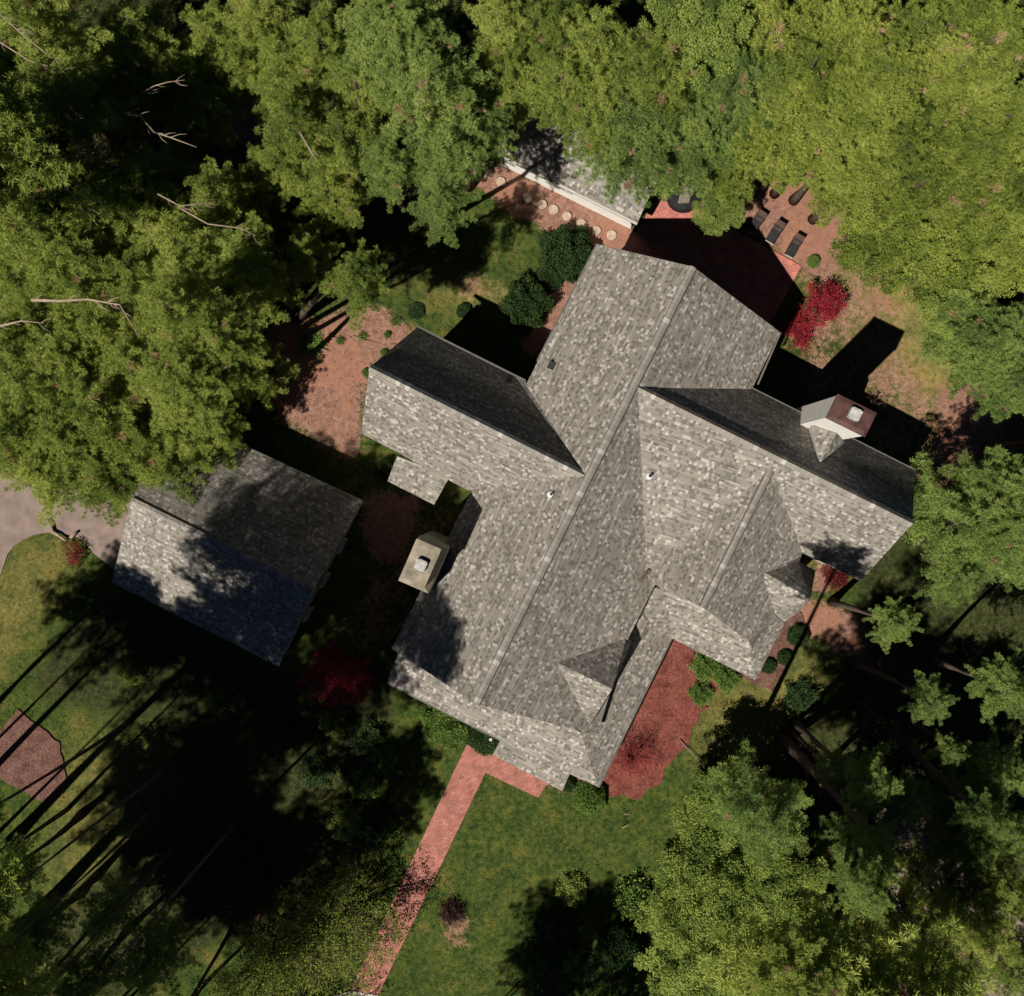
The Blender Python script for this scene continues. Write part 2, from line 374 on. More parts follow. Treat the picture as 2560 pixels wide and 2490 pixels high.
def sheet(name, pts, mat, z, thick=0.3, label=None, rough=0.0, seed=0):
    """a slab with a real edge; rough: jitter of the outline in metres"""
    rnd = random.Random(seed); ring = []
    for i in range(len(pts)):
        a, b = P(*pts[i]), P(*pts[(i + 1) % len(pts)])
        k = max(1, int((b - a).length / .5)) if rough else 1
        for j in range(k):
            p = a.lerp(b, j / k); ring.append((p.x + rnd.uniform(-rough, rough), p.y + rnd.uniform(-rough, rough)))
    bm = bmesh.new()
    top = [bm.verts.new((x, y, z)) for x, y in ring]; bot = [bm.verts.new((x, y, z - thick)) for x, y in ring]
    bm.faces.new(top); 
    for i in range(len(ring)):
        j = (i + 1) % len(ring); bm.faces.new((top[i], bot[i], bot[j], top[j]))
    bmesh.ops.recalc_face_normals(bm, faces=bm.faces)
    bmesh.ops.triangulate(bm, faces=[f for f in bm.faces if len(f.verts) > 4])
    o = bm_obj(name, bm, mat); tag(o, kind='structure'); return o
sheet('driveway', [(-300, 1080), (330, 1040), (430, 1110), (345, 1240), (315, 1330), (287, 1425), (236, 1385), (202, 1347), (160, 1334), (120, 1331), (85, 1337), (57, 1350), (35, 1365), (19, 1385), (0, 1440), (-60, 1560), (-300, 1600)], M['asphalt'], -0.004)
sheet('side_road', [(560, 60), (700, 60), (740, 180), (700, 300), (800, 430), (760, 450), (660, 400), (560, 330), (600, 200)], M['asphalt'], -0.003, rough=.1, seed=2)
sheet('rear_driveway', [(2180, 2010), (2330, 2040), (2450, 2260), (2620, 2330), (2700, 2560), (2500, 2560), (2380, 2440), (2250, 2350)], M['asphalt'], -0.003, rough=.15, seed=3)
sheet('brick_path', [(1174, 1846), (1300, 1900), (1420, 1960), (1366, 1962), (1346, 1994), (1214, 1932), (930, 2520), (948, 2484), (880, 2484), (874, 2476)][0:6] + [(946, 2486), (876, 2476)], M['path'], 0.03)
sheet('path_landing', [(876.5, 2477), (945.5, 2487), (925, 2530), (700, 2640), (650, 2540)], M['concrete'], 0.05)
sheet('patio', [(1655, 477), (2003, 665), (1900, 860), (1560, 640), (1560, 625)], M['patio'], 0.03)
sheet('mulch_bed', [(1660, 1560), (1740, 1640), (1800, 1690), (1770, 1760), (1735, 1830), (1690, 1890), (1660, 1950), (1600, 1985), (1530, 2000), (1420, 1940), (1500, 1700)], M['mulchred'], 0.0, rough=.3, seed=5)
sheet('mulch_strip', [(1740, 1640), (1930, 1730), (1985, 1640), (2010, 1560), (1990, 1520), (1900, 1600), (1880, 1640), (1700, 1600)], M['mulchbrown'], 0.004, rough=.2, seed=6)
sheet('mulch_island', [(45, 1770), (75, 1800), (120, 1828), (150, 1860), (162, 1940), (160, 1985), (130, 2000), (105, 2005), (60, 1975), (20, 1960), (-30, 1920), (-20, 1850), (10, 1820)], M['mulchbrown'], 0.0, rough=.1, seed=7)

# ------------------------------------------------------------------ roofs and walls
def roof(name, facets, parent, thick=0.22, mat=None, label=None):
    """facets: lists of world points; top faces shingled with metric UVs, edges in trim"""
    bm = bmesh.new(); uvl = bm.loops.layers.uv.new('UVMap'); key = {}
    def V(p):
        k = (round(p.x, 2), round(p.y, 2), round(p.z, 2))
        if k not in key: key[k] = bm.verts.new(p)
        return key[k]
    tops = []
    for fc in facets:
        # Newell normal
        nrm = Vector((0, 0, 0))
        for i in range(len(fc)):
            a, b = fc[i], fc[(i + 1) % len(fc)]
            nrm += Vector(((a.y - b.y) * (a.z + b.z), (a.z - b.z) * (a.x + b.x), (a.x - b.x) * (a.y + b.y)))
        if nrm.z < 0: fc = fc[::-1]; nrm = -nrm
        nrm.normalize()
        h = Vector((0, 0, 1)).cross(nrm)
        h = h.normalized() if h.length > 1e-4 else Vector((1, 0, 0))
        v = nrm.cross(h)
        f = bm.faces.new([V(p) for p in fc]); f.material_index = 0; tops.append(f)
        for l in f.loops: l[uvl].uv = (l.vert.co.dot(h), l.vert.co.dot(v))
    tops = bmesh.ops.triangulate(bm, faces=tops)['faces']
    bound = [e for e in bm.edges if len(e.link_faces) == 1]
    low = {}
    def LO(v):
        if v not in low: low[v] = bm.verts.new(v.co - Vector((0, 0, thick)))
        return low[v]
    for e in bound:
        f0 = e.link_faces[0]
        ls = [l for l in f0.loops if l.edge == e][0]
        a, b = ls.vert, ls.link_loop_next.vert
        f = bm.faces.new((b, a, LO(a), LO(b))); f.material_index = 1
    for f in tops:
        try:
            g_ = bm.faces.new([LO(v) for v in reversed(list(f.verts))]); g_.material_index = 1
        except ValueError: pass
    bmesh.ops.triangulate(bm, faces=[f for f in bm.faces if len(f.verts) > 4])
    o = bm_obj(name, bm, [mat or M['shingle'], M['trim']], parent)
    if label: o['label'] = label
    return o
def inset(p, c, d):
    v = Vector((c.x - p.x, c.y - p.y, 0)); L = v.length
    return p + v / L * min(d, L * .6)
def gable_block(bm, r0, r1, a0, a1, b0, b1, drop=0.28, side=0.45, open_end=False):
    """walls under a gable roof. a/b: eave corners on the two sides, 0/1 ends"""
    ax = Vector((r1.x - r0.x, r1.y - r0.y, 0)).normalized(); pr = Vector((-ax.y, ax.x, 0))
    if (a0 - r0).dot(pr) < 0: pr = -pr
    R0, R1 = r0 + ax * side, r1 - ax * side
    A0, A1 = a0 + ax * side - pr * side, a1 - ax * side - pr * side
    B0, B1 = b0 + ax * side + pr * side, b1 - ax * side + pr * side
    def dn(p, d): return Vector((p.x, p.y, p.z - d))
    def gd(p): return Vector((p.x, p.y, -.3))
    pts = dict(R0=dn(R0, drop), R1=dn(R1, drop), A0=dn(A0, .12), A1=dn(A1, .12), B0=dn(B0, .12), B1=dn(B1, .12),
               a0=gd(A0), a1=gd(A1), b0=gd(B0), b1=gd(B1))
    v = {k: bm.verts.new(p) for k, p in pts.items()}
    for q in ('a0 a1 A1 A0', 'b1 b0 B0 B1', 'a0 A0 R0 B0 b0', 'b1 B1 R1 A1 a1')[:3 if open_end else 4]:
        bm.faces.new([v[k] for k in q.split()])
def prism(bm, ring, z0, z1):
    a = [bm.verts.new((p.x, p.y, z0)) for p in ring]; b = [bm.verts.new((p.x, p.y, z1)) for p in ring]
    n_ = len(ring)
    for i in range(n_): bm.faces.new((a[i], a[(i + 1) % n_], b[(i + 1) % n_], b[i]))
    bm.faces.new(b)
def cap_strip(name, a, b, parent, w=0.46, h=0.09, side_slope=1.0, mat=None):
    """ridge cap / vent: a low tent-shaped strip that overhangs the ridge"""
    bm = bmesh.new()
    d = (b - a).normalized(); s = Vector((0, 0, 1)).cross(d).normalized()
    prof = [(-w / 2, -w / 2 * side_slope * .55), (-w / 2, -w / 2 * side_slope * .55 + h), (0, h), (w / 2, -w / 2 * side_slope * .55 + h), (w / 2, -w / 2 * side_slope * .55)]
    rings = [[bm.verts.new(p + s * x + Vector((0, 0, z))) for x, z in prof] for p in (a, b)]
    for i in range(4): bm.faces.new((rings[0][i], rings[0][i + 1], rings[1][i + 1], rings[1][i]))
    bm.faces.new(rings[0][::-1]); bm.faces.new(rings[1])
    bmesh.ops.recalc_face_normals(bm, faces=bm.faces)
    return bm_obj(name, bm, mat or M['cap'], parent)
def window(parent, c, along, out, w=1.0, h=1.3):
    """framed window on a wall: c centre, along = wall direction, out = outward normal"""
    bm = bmesh.new(); up = Vector((0, 0, 1))
    for s in (-1, 1):
        bar(bm, c + along * s * w / 2 - up * h / 2 + out * .03, c + along * s * w / 2 + up * h / 2 + out * .03, .09, .09)
        bar(bm, c - along * (w / 2 + .04) + up * s * h / 2 + out * .03, c + along * (w / 2 + .04) + up * s * h / 2 + out * .03, .09, .10)
    f = bm_obj('window', bm, M['trim'], parent)
    bm = bmesh.new()
    q = [c + along * x * w / 2 + up * z * h / 2 + out * .012 for x, z in ((-1, -1), (1, -1), (1, 1), (-1, 1))]
    bm.faces.new([bm.verts.new(p) for p in q]); bm_obj('pane', bm, M['glass'], f)

# ---------------- main house
house = empty('house', 'large house with weathered grey shingle roofs, several gabled wings and two tall chimneys', 'house', (0, 0, 0))
zr = 12.2
R0, R1 = P(1733, 667, zr), P(1189, 1760, zr)
W0, W2 = P(1494, 610, 7.0), P(979, 1621, 7.0)
E0 = P(1950, 830, 7.0)
plW, plE = plane_of(R0, R1, W0), plane_of(R0, R1, E0)
E1, E2, E3, E4 = [onp(plE, *q) for q in ((1639, 1461), (1570, 1597), (1528, 1722), (1493, 1838))]
mainroof = roof('roof', [[R0, W0, W2, R1], [R0, R1, E4, E3, E2, E1, E0]], house)
s_ = 0.02
# wing A (north-west)
JA = onp(plW, 1461, 1188, s_); A0 = P(924, 918, JA.z)
A_ne0, A_ne1 = P(1043, 818, 6.52), onp(plW, 1313, 953, s_)
A_sw0, A_sw1 = P(903, 1083, 6.9), onp(plW, 1174, 1228, s_)
n0, n1_, n2_, n3_ = [onp(plane_of(A0, JA, A_ne0), *q) for q in ((1275, 933), (1259, 952), (1272, 960), (1288, 941))]
roof('wing_roof', [[A0, A_ne0, n0, n1_, n2_, n3_, A_ne1, JA], [A0, JA, A_sw1, A_sw0]], house)
# small porch roof beside wing A
roof('porch_roof', [[P(992, 1140, 5.5), P(1125, 1190, 5.5), P(1085, 1262, 4.4), P(969, 1203, 4.4)]], house)
# wing B (east)
JB = onp(plE, 1594, 968, s_); JB.z = min(JB.z, 12.1)
B1 = P(2281, 1309, JB.z); Bm = P(1936, 1138, JB.z)
t_ = (1936 - 1594) / (2281 - 1594); Bm = JB.lerp(B1, t_)
B_ne1, B_ne0 = P(2288, 1177, 6.52), onp(plE, 1880, 972, s_)
B_sw1, B_sw0 = P(2152, 1452, 7.2), P(2006, 1381, 7.2)
VB = onp(plE, 1615, 1434, s_)
JC = P(1929, 1172, 11.1)
roof('wing_roof', [[JB, B_ne0, B_ne1, B1, Bm], [JB, Bm, JC, VB], [Bm, B1, B_sw1, B_sw0, JC]], house)
# wing C (south-east)
C1 = P(1757, 1519, 10.9)
C_w = P(1639, 1462, 7.5)
plC = plane_of(JC, C1, P(1999, 1402, 6.7))
Ce1, Ce2, Ce3 = onp(plC, 1999, 1402), onp(plC, 1937, 1537), onp(plC, 1872, 1604)
roof('wing_roof', [[JC, VB, C_w, C1], [JC, C1, Ce3, Ce2, Ce1, B_sw0]], house)
# lower roof round the end of wing C
q0, q1, q2, q3 = P(1610, 1480, 5.9), P(1660, 1462, 5.9), P(1860, 1566, 5.9), Ce3 - Vector((0, 0, .05))
o1, o2, o3, o4 = P(1889, 1701, 4.2), P(1678, 1595, 4.2), P(1604, 1552, 5.2), P(1962, 1556, 5.0)
roof('lower_roof', [[q0, q1, q2, P(1880, 1622, 5.5), o1, o2, o3], [q3, Ce2 - Vector((0, 0, .02)), o4, o1, P(1880, 1622, 5.5)]], house)
# dormer on wing C
D0 = onp(plC, 1903, 1427, s_); D1 = P(2026, 1496, D0.z)
roof('dormer_roof', [[D0, onp(plC, 1997, 1403, s_), P(2039, 1427, 5.7), D1], [D0, D1, P(1998, 1529, 6.4), P(1962, 1554, 6.0), onp(plC, 1938, 1535, s_)]], house)
# dormer on the main roof
F0 = onp(plE, 1392, 1656, s_); F1 = P(1530, 1723, F0.z)
roof('dormer_roof', [[F0, onp(plE, 1566, 1595, s_), P(1580, 1604, 6.4), F1], [F0, F1, onp(plE, 1497, 1785, s_), onp(plE, 1473, 1813, s_)]], house)
# porch roof along the east side and the south apron
i0, i1, i2 = P(1612, 1500, 5.6), P(1452, 1832, 5.6), P(1012, 1590, 5.6)
s1, s2 = P(1495, 1968, 3.8), P(967, 1706, 3.8)
g1, g2 = P(1252, 1850, 3.8), P(1424, 1935, 3.8)
e1, e2 = P(1232, 1887, 3.3), P(1406, 1977, 3.3)
roof('lower_roof', [[i0, P(1679, 1594, 3.95), s1, i1], [i1, s1, g2, g1, s2, i2], [g2, e2, e1, g1]], house)
# walls
bm = bmesh.new()
W1c = P(0, 0, 0)
gable_block(bm, R0, R1, W0, W2, E0, onp(plE, 1495, 1800))
gable_block(bm, A0, JA, A_ne0, A_ne1, A_sw0, A_sw1, open_end=True)
gable_block(bm, B1, JB, B_ne1, B_ne0, B_sw1, P(2006, 1381, 7.2), open_end=True)
gable_block(bm, C1, P(1850, 1345, 10.9), C_w, onp(plE, 1640, 1450), P(1862, 1578, 6.9), P(1900, 1500, 6.9), open_end=True)
prism(bm, [inset(q_, Vector((D0.x, D0.y, 0)), .5) for q_ in (P(2039, 1427, 6.3), P(2026, 1496, 6.3), P(1998, 1529, 6.4))] + [Vector((D0.x, D0.y, 0))], -.3, 5.9)
prism(bm, [Vector((p.x, p.y, 0)) for p in (inset(F0, F1, .6), inset(P(1575, 1610, 6.2), F0, .5), inset(F1, F0, .4), inset(P(1500, 1780, 6.2), F0, .5))], 4.5, 6.3)
prism(bm, [Vector((p.x, p.y, 0)) for p in (inset(i1, i2, .5), inset(i2, i1, .5), inset(P(1040, 1600, 5.6), R1, .8), inset(P(1450, 1760, 5.6), R1, .5))], -.3, 5.5)
bmesh.ops.recalc_face_normals(bm, faces=bm.faces)
bm_obj('wall', bm, M['wall'], house)
# porch posts
for q in ((1232, 1887, 3.3), (1406, 1977, 3.3), (1495, 1968, 3.8), (1600, 1760, 3.8), (1679, 1594, 3.9)):
    p = inset(P(*q), R1, .95); bm = bmesh.new(); box(bm, (p.x, p.y, (q[2] - .25) / 2), (.18, .18, q[2] - .25)); box(bm, (p.x, p.y, .12), (.26, .26, .24)); bm_obj('porch_post', bm, M['trim'], house)
def gutter(a, b, parent=None):
    bm_ = bmesh.new(); c0 = (R0 + R1) / 2; d_ = (b - a).normalized(); o_ = Vector((d_.y, -d_.x, 0))
    if (a - c0).dot(o_) < 0: o_ = -o_
    bar(bm_, a + o_ * .05 - Vector((0, 0, .09)), b + o_ * .05 - Vector((0, 0, .09)), .11, .12); bm_obj('gutter', bm_, M['gutter'], parent or house)
gutter(P(1679, 1594, 3.95), s1); gutter(W0, W0.lerp(W2, .29)); gutter(E0, onp(plE, 1893, 960)); gutter(A_ne0, A_ne1); gutter(B_ne0, B_ne1); gutter(s2, g1)
# ridge caps
cap_strip('ridge_cap', R0, R1, house, .40, .10, 1.3, M['capmain'])
for off_, hh_ in ((.215, .04), (-.21, .02)):  # dark bars paint the shade line beside the caps, wider on the east
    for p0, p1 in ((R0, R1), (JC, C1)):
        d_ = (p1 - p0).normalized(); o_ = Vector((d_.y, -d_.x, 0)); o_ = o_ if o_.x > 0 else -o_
        bm = bmesh.new(); bar(bm, p0 + o_ * off_ - Vector((0, 0, .13)), p1 + o_ * off_ - Vector((0, 0, .13)), (.07 if off_ > 0 else .035), hh_ + .04); bm_obj('ridge_shade_bar', bm, M['ridgeshade'], house)
cap_strip('ridge_cap', A0, JA, house, .44, .10, 2.3, M['capwing'])
cap_strip('ridge_cap', JB, B1, house, .46, .10, 2.3, M['capwing'])
cap_strip('ridge_cap', JC, C1, house, .36, .10, 1.5, M['capmain'])
# windows on walls
axm = (R1 - R0).normalized(); nm = Vector((-axm.y, axm.x, 0)); nm = nm if (W0 - R0).dot(nm) > 0 else -nm
for k in (0.08, 0.22, 0.62, 0.72, 0.85):
    for z in (1.6, 4.9): window(house, Vector((W0.lerp(W2, k).x, W0.lerp(W2, k).y, z)) - nm * .45, axm, nm)
axb = (B1 - JB).normalized(); nb = Vector((-axb.y, axb.x, 0)); nb = nb if (B_ne0 - JB).dot(nb) > 0 else -nb
for k in (0.2, 0.42, 0.88):
    p = B_ne0.lerp(B_ne1, k)
    for z in (1.6, 4.9): window(house, Vector((p.x, p.y, z)) - nb * .45, axb, nb)
# chimney A
def solid(name, rings, mats, parent, mis=None):
    """stack of 4-cornered rings (lists of 4 points)"""
    bm = bmesh.new(); rv = [[bm.verts.new(p) for p in r] for r in rings]
    for k in range(len(rv) - 1):
        for i in range(len(rv[0])):
            f = bm.faces.new((rv[k][i], rv[k][(i + 1) % len(rv[0])], rv[k + 1][(i + 1) % len(rv[0])], rv[k + 1][i]))
            if mis: f.material_index = mis[k]
    bm.faces.new(rv[0][::-1]); bm.faces.new(rv[-1])
    bmesh.ops.recalc_face_normals(bm, faces=bm.faces)
    return bm_obj(name, bm, mats, parent)
def rect_ring(c, ax, ay, w, d, z): 
    return [Vector((c.x, c.y, 0)) + ax * sx * w / 2 + ay * sy * d / 2 + Vector((0, 0, z)) for sx, sy in ((-1, -1), (1, -1), (1, 1), (-1, 1))]
def chimney(cn, ztop, zsh, matS, matC, flue_px, wide, name='chimney', grow=(0, 0)):
    pts = [P(x, y, ztop) for x, y in cn]
    c = sum(pts, Vector()) / 4; ax = (pts[1] - pts[0]); w = ax.length; ax.normalize(); ay = Vector((-ax.y, ax.x, 0)); d = (pts[2] - pts[1]).length
    if (pts[3] - pts[0]).dot(ay) < 0: ay = -ay
    gr = c + ax * grow[0] + ay * grow[1]
    ch = solid(name, [rect_ring(gr, ax, ay, w + wide, d + wide, -.3), rect_ring(gr, ax, ay, w + wide, d + wide, zsh), rect_ring(c, ax, ay, w - .12, d - .12, zsh + .55), rect_ring(c, ax, ay, w - .12, d - .12, ztop - .12)], matS, mainroof)
    cp = solid('chimney_cap', [rect_ring(c, ax, ay, w, d, ztop - .12), rect_ring(c, ax, ay, w, d, ztop - .02), rect_ring(c, ax, ay, w - .5, d - .5, ztop + .04)], matC, ch)
    fx = P(flue_px[0], flue_px[1], ztop + .3)
    bm = bmesh.new(); L_ = flue_px[2]
    for s in (-1, 1):
        bar(bm, Vector((fx.x, fx.y, ztop + .19)) + ax * s * L_ / 2 - ay * L_ / 2, Vector((fx.x, fx.y, ztop + .19)) + ax * s * L_ / 2 + ay * L_ / 2, .08, .36)
        bar(bm, Vector((fx.x, fx.y, ztop + .188)) - ax * (L_ / 2 - .05) + ay * s * L_ / 2, Vector((fx.x, fx.y, ztop + .188)) + ax * (L_ / 2 - .05) + ay * s * L_ / 2, .08, .36)
    box(bm, Vector((fx.x, fx.y, ztop + .38)), (L_ - .06, L_ - .06, .04), math.atan2(ax.y, ax.x))
    bm_obj('flue', bm, M['flue'], ch)
    return ch, c, ax, ay
chA = chimney([(2093, 984), (2191, 1032), (2163, 1093), (2068, 1045)], 13.3, 6.0, M['wallwhite'], M['copper'], (2138, 1035, .58), -.12)
chA[0]['label'] = 'white stucco chimney with rust brown cap'
chB = chimney([(1046, 1350), (1108, 1377), (1047, 1474), (997, 1448)], 12.4, 10.3, M['chimneytan'], M['stonecap'], (1052, 1413, .55), .3, grow=(.1, .1))
chB[0]['label'] = 'tan chimney with weathered stone cap'
# cricket roof behind chimney A
plN = plane_of(JB, B1, B_ne1)
k0 = onp(plN, 2049, 1158, .02); kr = P(2092, 1083, k0.z - .05)
roof('cricket_roof', [[k0, onp(plN, 2018, 1066, -.15), P(2030, 1056, 9.5), kr], [k0, kr, P(2112, 1104, 9.3), onp(plN, 2108, 1110, -.1)]], house, .1)
# vents
def vent(px, py, pl, name='vent_pipe', r=.07, h=.45):
    p = onp(pl, px, py); bm = bmesh.new()
    tube(bm, [p - Vector((0, 0, .1)), p + Vector((0, 0, h))], [r, r], 10)
    o = bm_obj(name, bm, M['pipe'], mainroof)
    bm = bmesh.new(); tube(bm, [p - Vector((0, 0, .06)), p + Vector((0, 0, .06)), p + Vector((0, 0, .16))], [.26, .20, .09], 12); bm_obj('pipe_flashing', bm, M['lead'], o)
vent(1377, 1236, plW); vent(1624, 1190, plane_of(JB, Bm, VB), r=.09, h=.4)
p = onp(plW, 1379, 915); bm = bmesh.new(); q = plW[1].to_track_quat('Z', 'Y') if plW[1].z > 0 else (-plW[1]).to_track_quat('Z', 'Y')
box(bm, p + Vector((0, 0, .1)), (.46, .46, .22), math.radians(62)); bm_obj('roof_vent', bm, M['pipe'], mainroof)
p = onp(plE, 1612, 1437); bm = bmesh.new(); bar(bm, p + Vector((-.25, -.35, .12)), p + Vector((.25, .35, .2)), .22, .06); bm_obj('valley_flashing', bm, M['copper'], mainroof)

# ---------------- garage
garage = empty('garage', 'detached garage with steep grey shingle roof half in tree shade, left of the house', 'garage', (0, 0, 0))
zg, ze = 7.6, 3.2
Gr0, Gr1 = P(328, 1251, zg), P(781, 1477, zg)
Gn0, Gn1 = P(505, 1064, ze), P(908, 1252, ze)
Gn0 = P(432, 1030, ze)
Gs0, Gs1 = P(279, 1456, ze), P(696, 1666, ze)
roof('roof', [[Gr0, Gn0, Gn1, Gr1], [Gr0, Gr1, Gs1, Gs0]], garage)
bm = bmesh.new(); gable_block(bm, Gr0, Gr1, Gn0, Gn1, Gs0, Gs1, side=.4); bmesh.ops.recalc_face_normals(bm, faces=bm.faces); bm_obj('wall', bm, M['wall'], garage)
cap_strip('ridge_cap', Gr0, Gr1, garage, .42, .04, .8)
axg = (Gr1 - Gr0).normalized(); ng = Vector((-axg.y, axg.x, 0))
c_ = Gr1 - axg * .4
for s in (-2.6, 0, 2.6): window(garage, Vector((c_.x, c_.y, 1.5)) + ng * s, ng, axg, 1.0, 1.2)

# ---------------- pool house
shed = empty('outbuilding', 'small outbuilding with grey shingle roof and cream wall under the pines behind the house', 'outbuilding', (0, 0, 0))
S_a, S_b = P(1235, 378, 3.0), P(1594, 557, 3.0)
up_ = P(1625, 488, 3.0) - P(1594, 557, 3.0); up_.z = 0; up_.normalize()
rr0, rr1 = S_a + up_ * 4 + Vector((0, 0, 1.9)), S_b + up_ * 4 + Vector((0, 0, 1.9))
S_c, S_d = S_a + up_ * 8, S_b + up_ * 8
roof('roof', [[rr0, rr1, S_b, S_a], [rr0, S_c, S_d, rr1]], shed, .16)
bm = bmesh.new(); gable_block(bm, rr0, rr1, S_a, S_b, S_c, S_d, side=.3); bmesh.ops.recalc_face_normals(bm, faces=bm.faces); bm_obj('wall', bm, M['wallwhite'], shed)
cap_strip('ridge_cap', rr0, rr1, shed, .36, .04, .6)
axs = (S_b - S_a).normalized()
bm = bmesh.new(); bar(bm, S_a + Vector((0, 0, -.15)) - up_ * .06, S_b + Vector((0, 0, -.15)) - up_ * .06, .12, .12); bm_obj('gutter', bm, M['silver'], shed)


# ------------------------------------------------------------------ plants: geometry
def blades(p, d, L, w, rng, var):
    """kite quads: base points p, directions d (unit), lengths, widths -> verts, quads, attr"""
    n_ = len(p)
    r = rng.normal(size=(n_, 3)) * .6 + np.array([0, 0, .9]); s = np.cross(d, r); s /= np.linalg.norm(s, axis=1, keepdims=True) + 1e-9
    L = L[:, None]; w = w[:, None]
    v = np.stack([p, p + d * L * .5 + s * w, p + d * L, p + d * L * .5 - s * w], 1).reshape(-1, 3)
    q = np.arange(n_ * 4).reshape(-1, 4)
    return v, q, np.repeat(var, 4)
def unit(v): return v / (np.linalg.norm(v, axis=-1, keepdims=True) + 1e-9)
def pine_crown(seed, R=5.0, nl=54, depth=1.5, ragged=.3, nb=84, cs=.36):
    """whorled limbs carrying rounded clumps of needles"""
    rng = np.random.default_rng(seed); bm = bmesh.new(); CP, CR, CD, CV = [], [], [], []
    dz = depth * R
    for i in range(nl):
        t_ = ((i + .5) / nl)
        z0 = -dz * t_ ** 0.95
        Lm = R * (t_ ** .5) * rng.uniform(1 - ragged, 1.08) * (1 if t_ < .8 else 1 - (t_ - .8) * 1.2)
        ang = i * 2.39996 + rng.normal() * .35
        rise = rng.uniform(.0, .35) * Lm * (1 - .6 * t_)
        m_ = max(4, int(Lm / .42)); ss = np.linspace(0, 1, m_)
        bend = rng.normal() * .25; a_ = ang + bend * ss
        pts = np.stack([np.cos(a_) * ss * Lm, np.sin(a_) * ss * Lm, z0 + rise * ss - .05 * Lm * ss ** 2], 1)
        k_ = np.linspace(0, m_ - 1, min(m_, 6)).astype(int)
        tube(bm, [Vector(pts[j]) for j in k_], [max(.012, .06 * (Lm / R) * (1 - .85 * ss[j])) for j in k_], 5, cap=False)
        vl = rng.uniform(.3, .7); spread = rng.uniform(.7, 1.2)
        for j in range(m_):
            s = ss[j]
            if s < .2: continue
            fwd = np.array([math.cos(a_[j]), math.sin(a_[j]), .1]); sd = np.array([-fwd[1], fwd[0], 0])
            wmax = .30 * Lm * (1.05 - s) ** .6 * spread
            CP.append(pts[j] + np.array([0, 0, .12])); CR.append(cs * rng.uniform(.7, 1.1)); CD.append(fwd); CV.append(vl + rng.normal() * .08)
            for side in (-1, 1):
                x = rng.uniform(.3, .6)
                while x < wmax:
                    if rng.random() > .12:
                        CP.append(pts[j] + sd * side * x + fwd * x * rng.uniform(.3, .8) + np.array([0, 0, rng.uniform(-.12, .2)]))
                        CR.append(cs * rng.uniform(.65, 1.15)); CD.append(unit(fwd + sd * side)); CV.append(vl + rng.normal() * .10 + .12 * x / (wmax + .1))
                    x += rng.uniform(.38, .6)
    CP, CR, CD, CV = np.array(CP), np.array(CR), np.array(CD), np.array(CV); n_ = len(CP)
    d = unit(rng.normal(size=(n_ * nb, 3)) + np.array([0, 0, .45]) + np.repeat(CD, nb, 0) * .5)
    r_ = np.repeat(CR, nb)[:, None]
    P3 = np.repeat(CP, nb, 0) + d * r_ * rng.uniform(0, .62, (n_ * nb, 1)) * np.array([1, 1, .8])
    D3 = unit(d + rng.normal(size=d.shape) * .45)
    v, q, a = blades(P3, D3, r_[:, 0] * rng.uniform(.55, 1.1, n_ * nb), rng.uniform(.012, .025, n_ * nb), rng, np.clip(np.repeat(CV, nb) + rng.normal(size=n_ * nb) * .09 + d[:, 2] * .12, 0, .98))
    dead = np.repeat(rng.random(n_) > .988, nb * 4)
    return v, q, np.where(dead, 1.0, a), bm
def leafy_crown(seed, R=5.0, nclump=125, nleaf=330, flat=.55, size=.13, cr=(.5, 1.0)):
    rng = np.random.default_rng(seed); bm = bmesh.new(); VV = []
    PP, DD, AA = [], [], []
    for i in range(nclump):
        rr = math.sqrt((i + .5) / nclump) * rng.uniform(.85, 1.08); an = i * 2.39996 + rng.normal() * .3
        x, y = R * rr * math.cos(an), R * rr * math.sin(an)
        z = R * flat * (math.sqrt(max(0, 1.1 - min(rr, 1.04) ** 2)) - 1.05) + rng.normal() * .6
        if rng.random() < .35: z -= rng.uniform(.8, 2.2)
        c = np.array([x, y, z]); r = rng.uniform(*cr)
        if i % 4 == 0:
            tube(bm, [Vector((0, 0, -R * .9)), Vector((x * .5, y * .5, (z - R * .9) * .45 - .3)), Vector((x, y, z - .2))], [.12, .06, .02], 5, cap=False)
        d = unit(rng.normal(size=(nleaf, 3))); d[:, 2] = np.abs(d[:, 2]) * .9 + d[:, 2] * .1
        PP.append(c + d * r * rng.uniform(.55, 1.0, (nleaf, 1)) * np.array([1.15, 1.15, .75])); DD.append(unit(d * .7 + rng.normal(size=(nleaf, 3)) * .8))
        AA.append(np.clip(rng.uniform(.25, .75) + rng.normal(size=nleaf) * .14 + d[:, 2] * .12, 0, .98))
    PP, DD, AA = np.concatenate(PP), np.concatenate(DD), np.concatenate(AA); n_ = len(PP)
    AA = np.where(rng.random(n_) > .992, 1.0, AA)
    v, q, a = blades(PP, DD, rng.uniform(.7, 1.3, n_) * size * 1.5, rng.uniform(.7, 1.3, n_) * size * .45, rng, AA)
    return v, q, a, bm
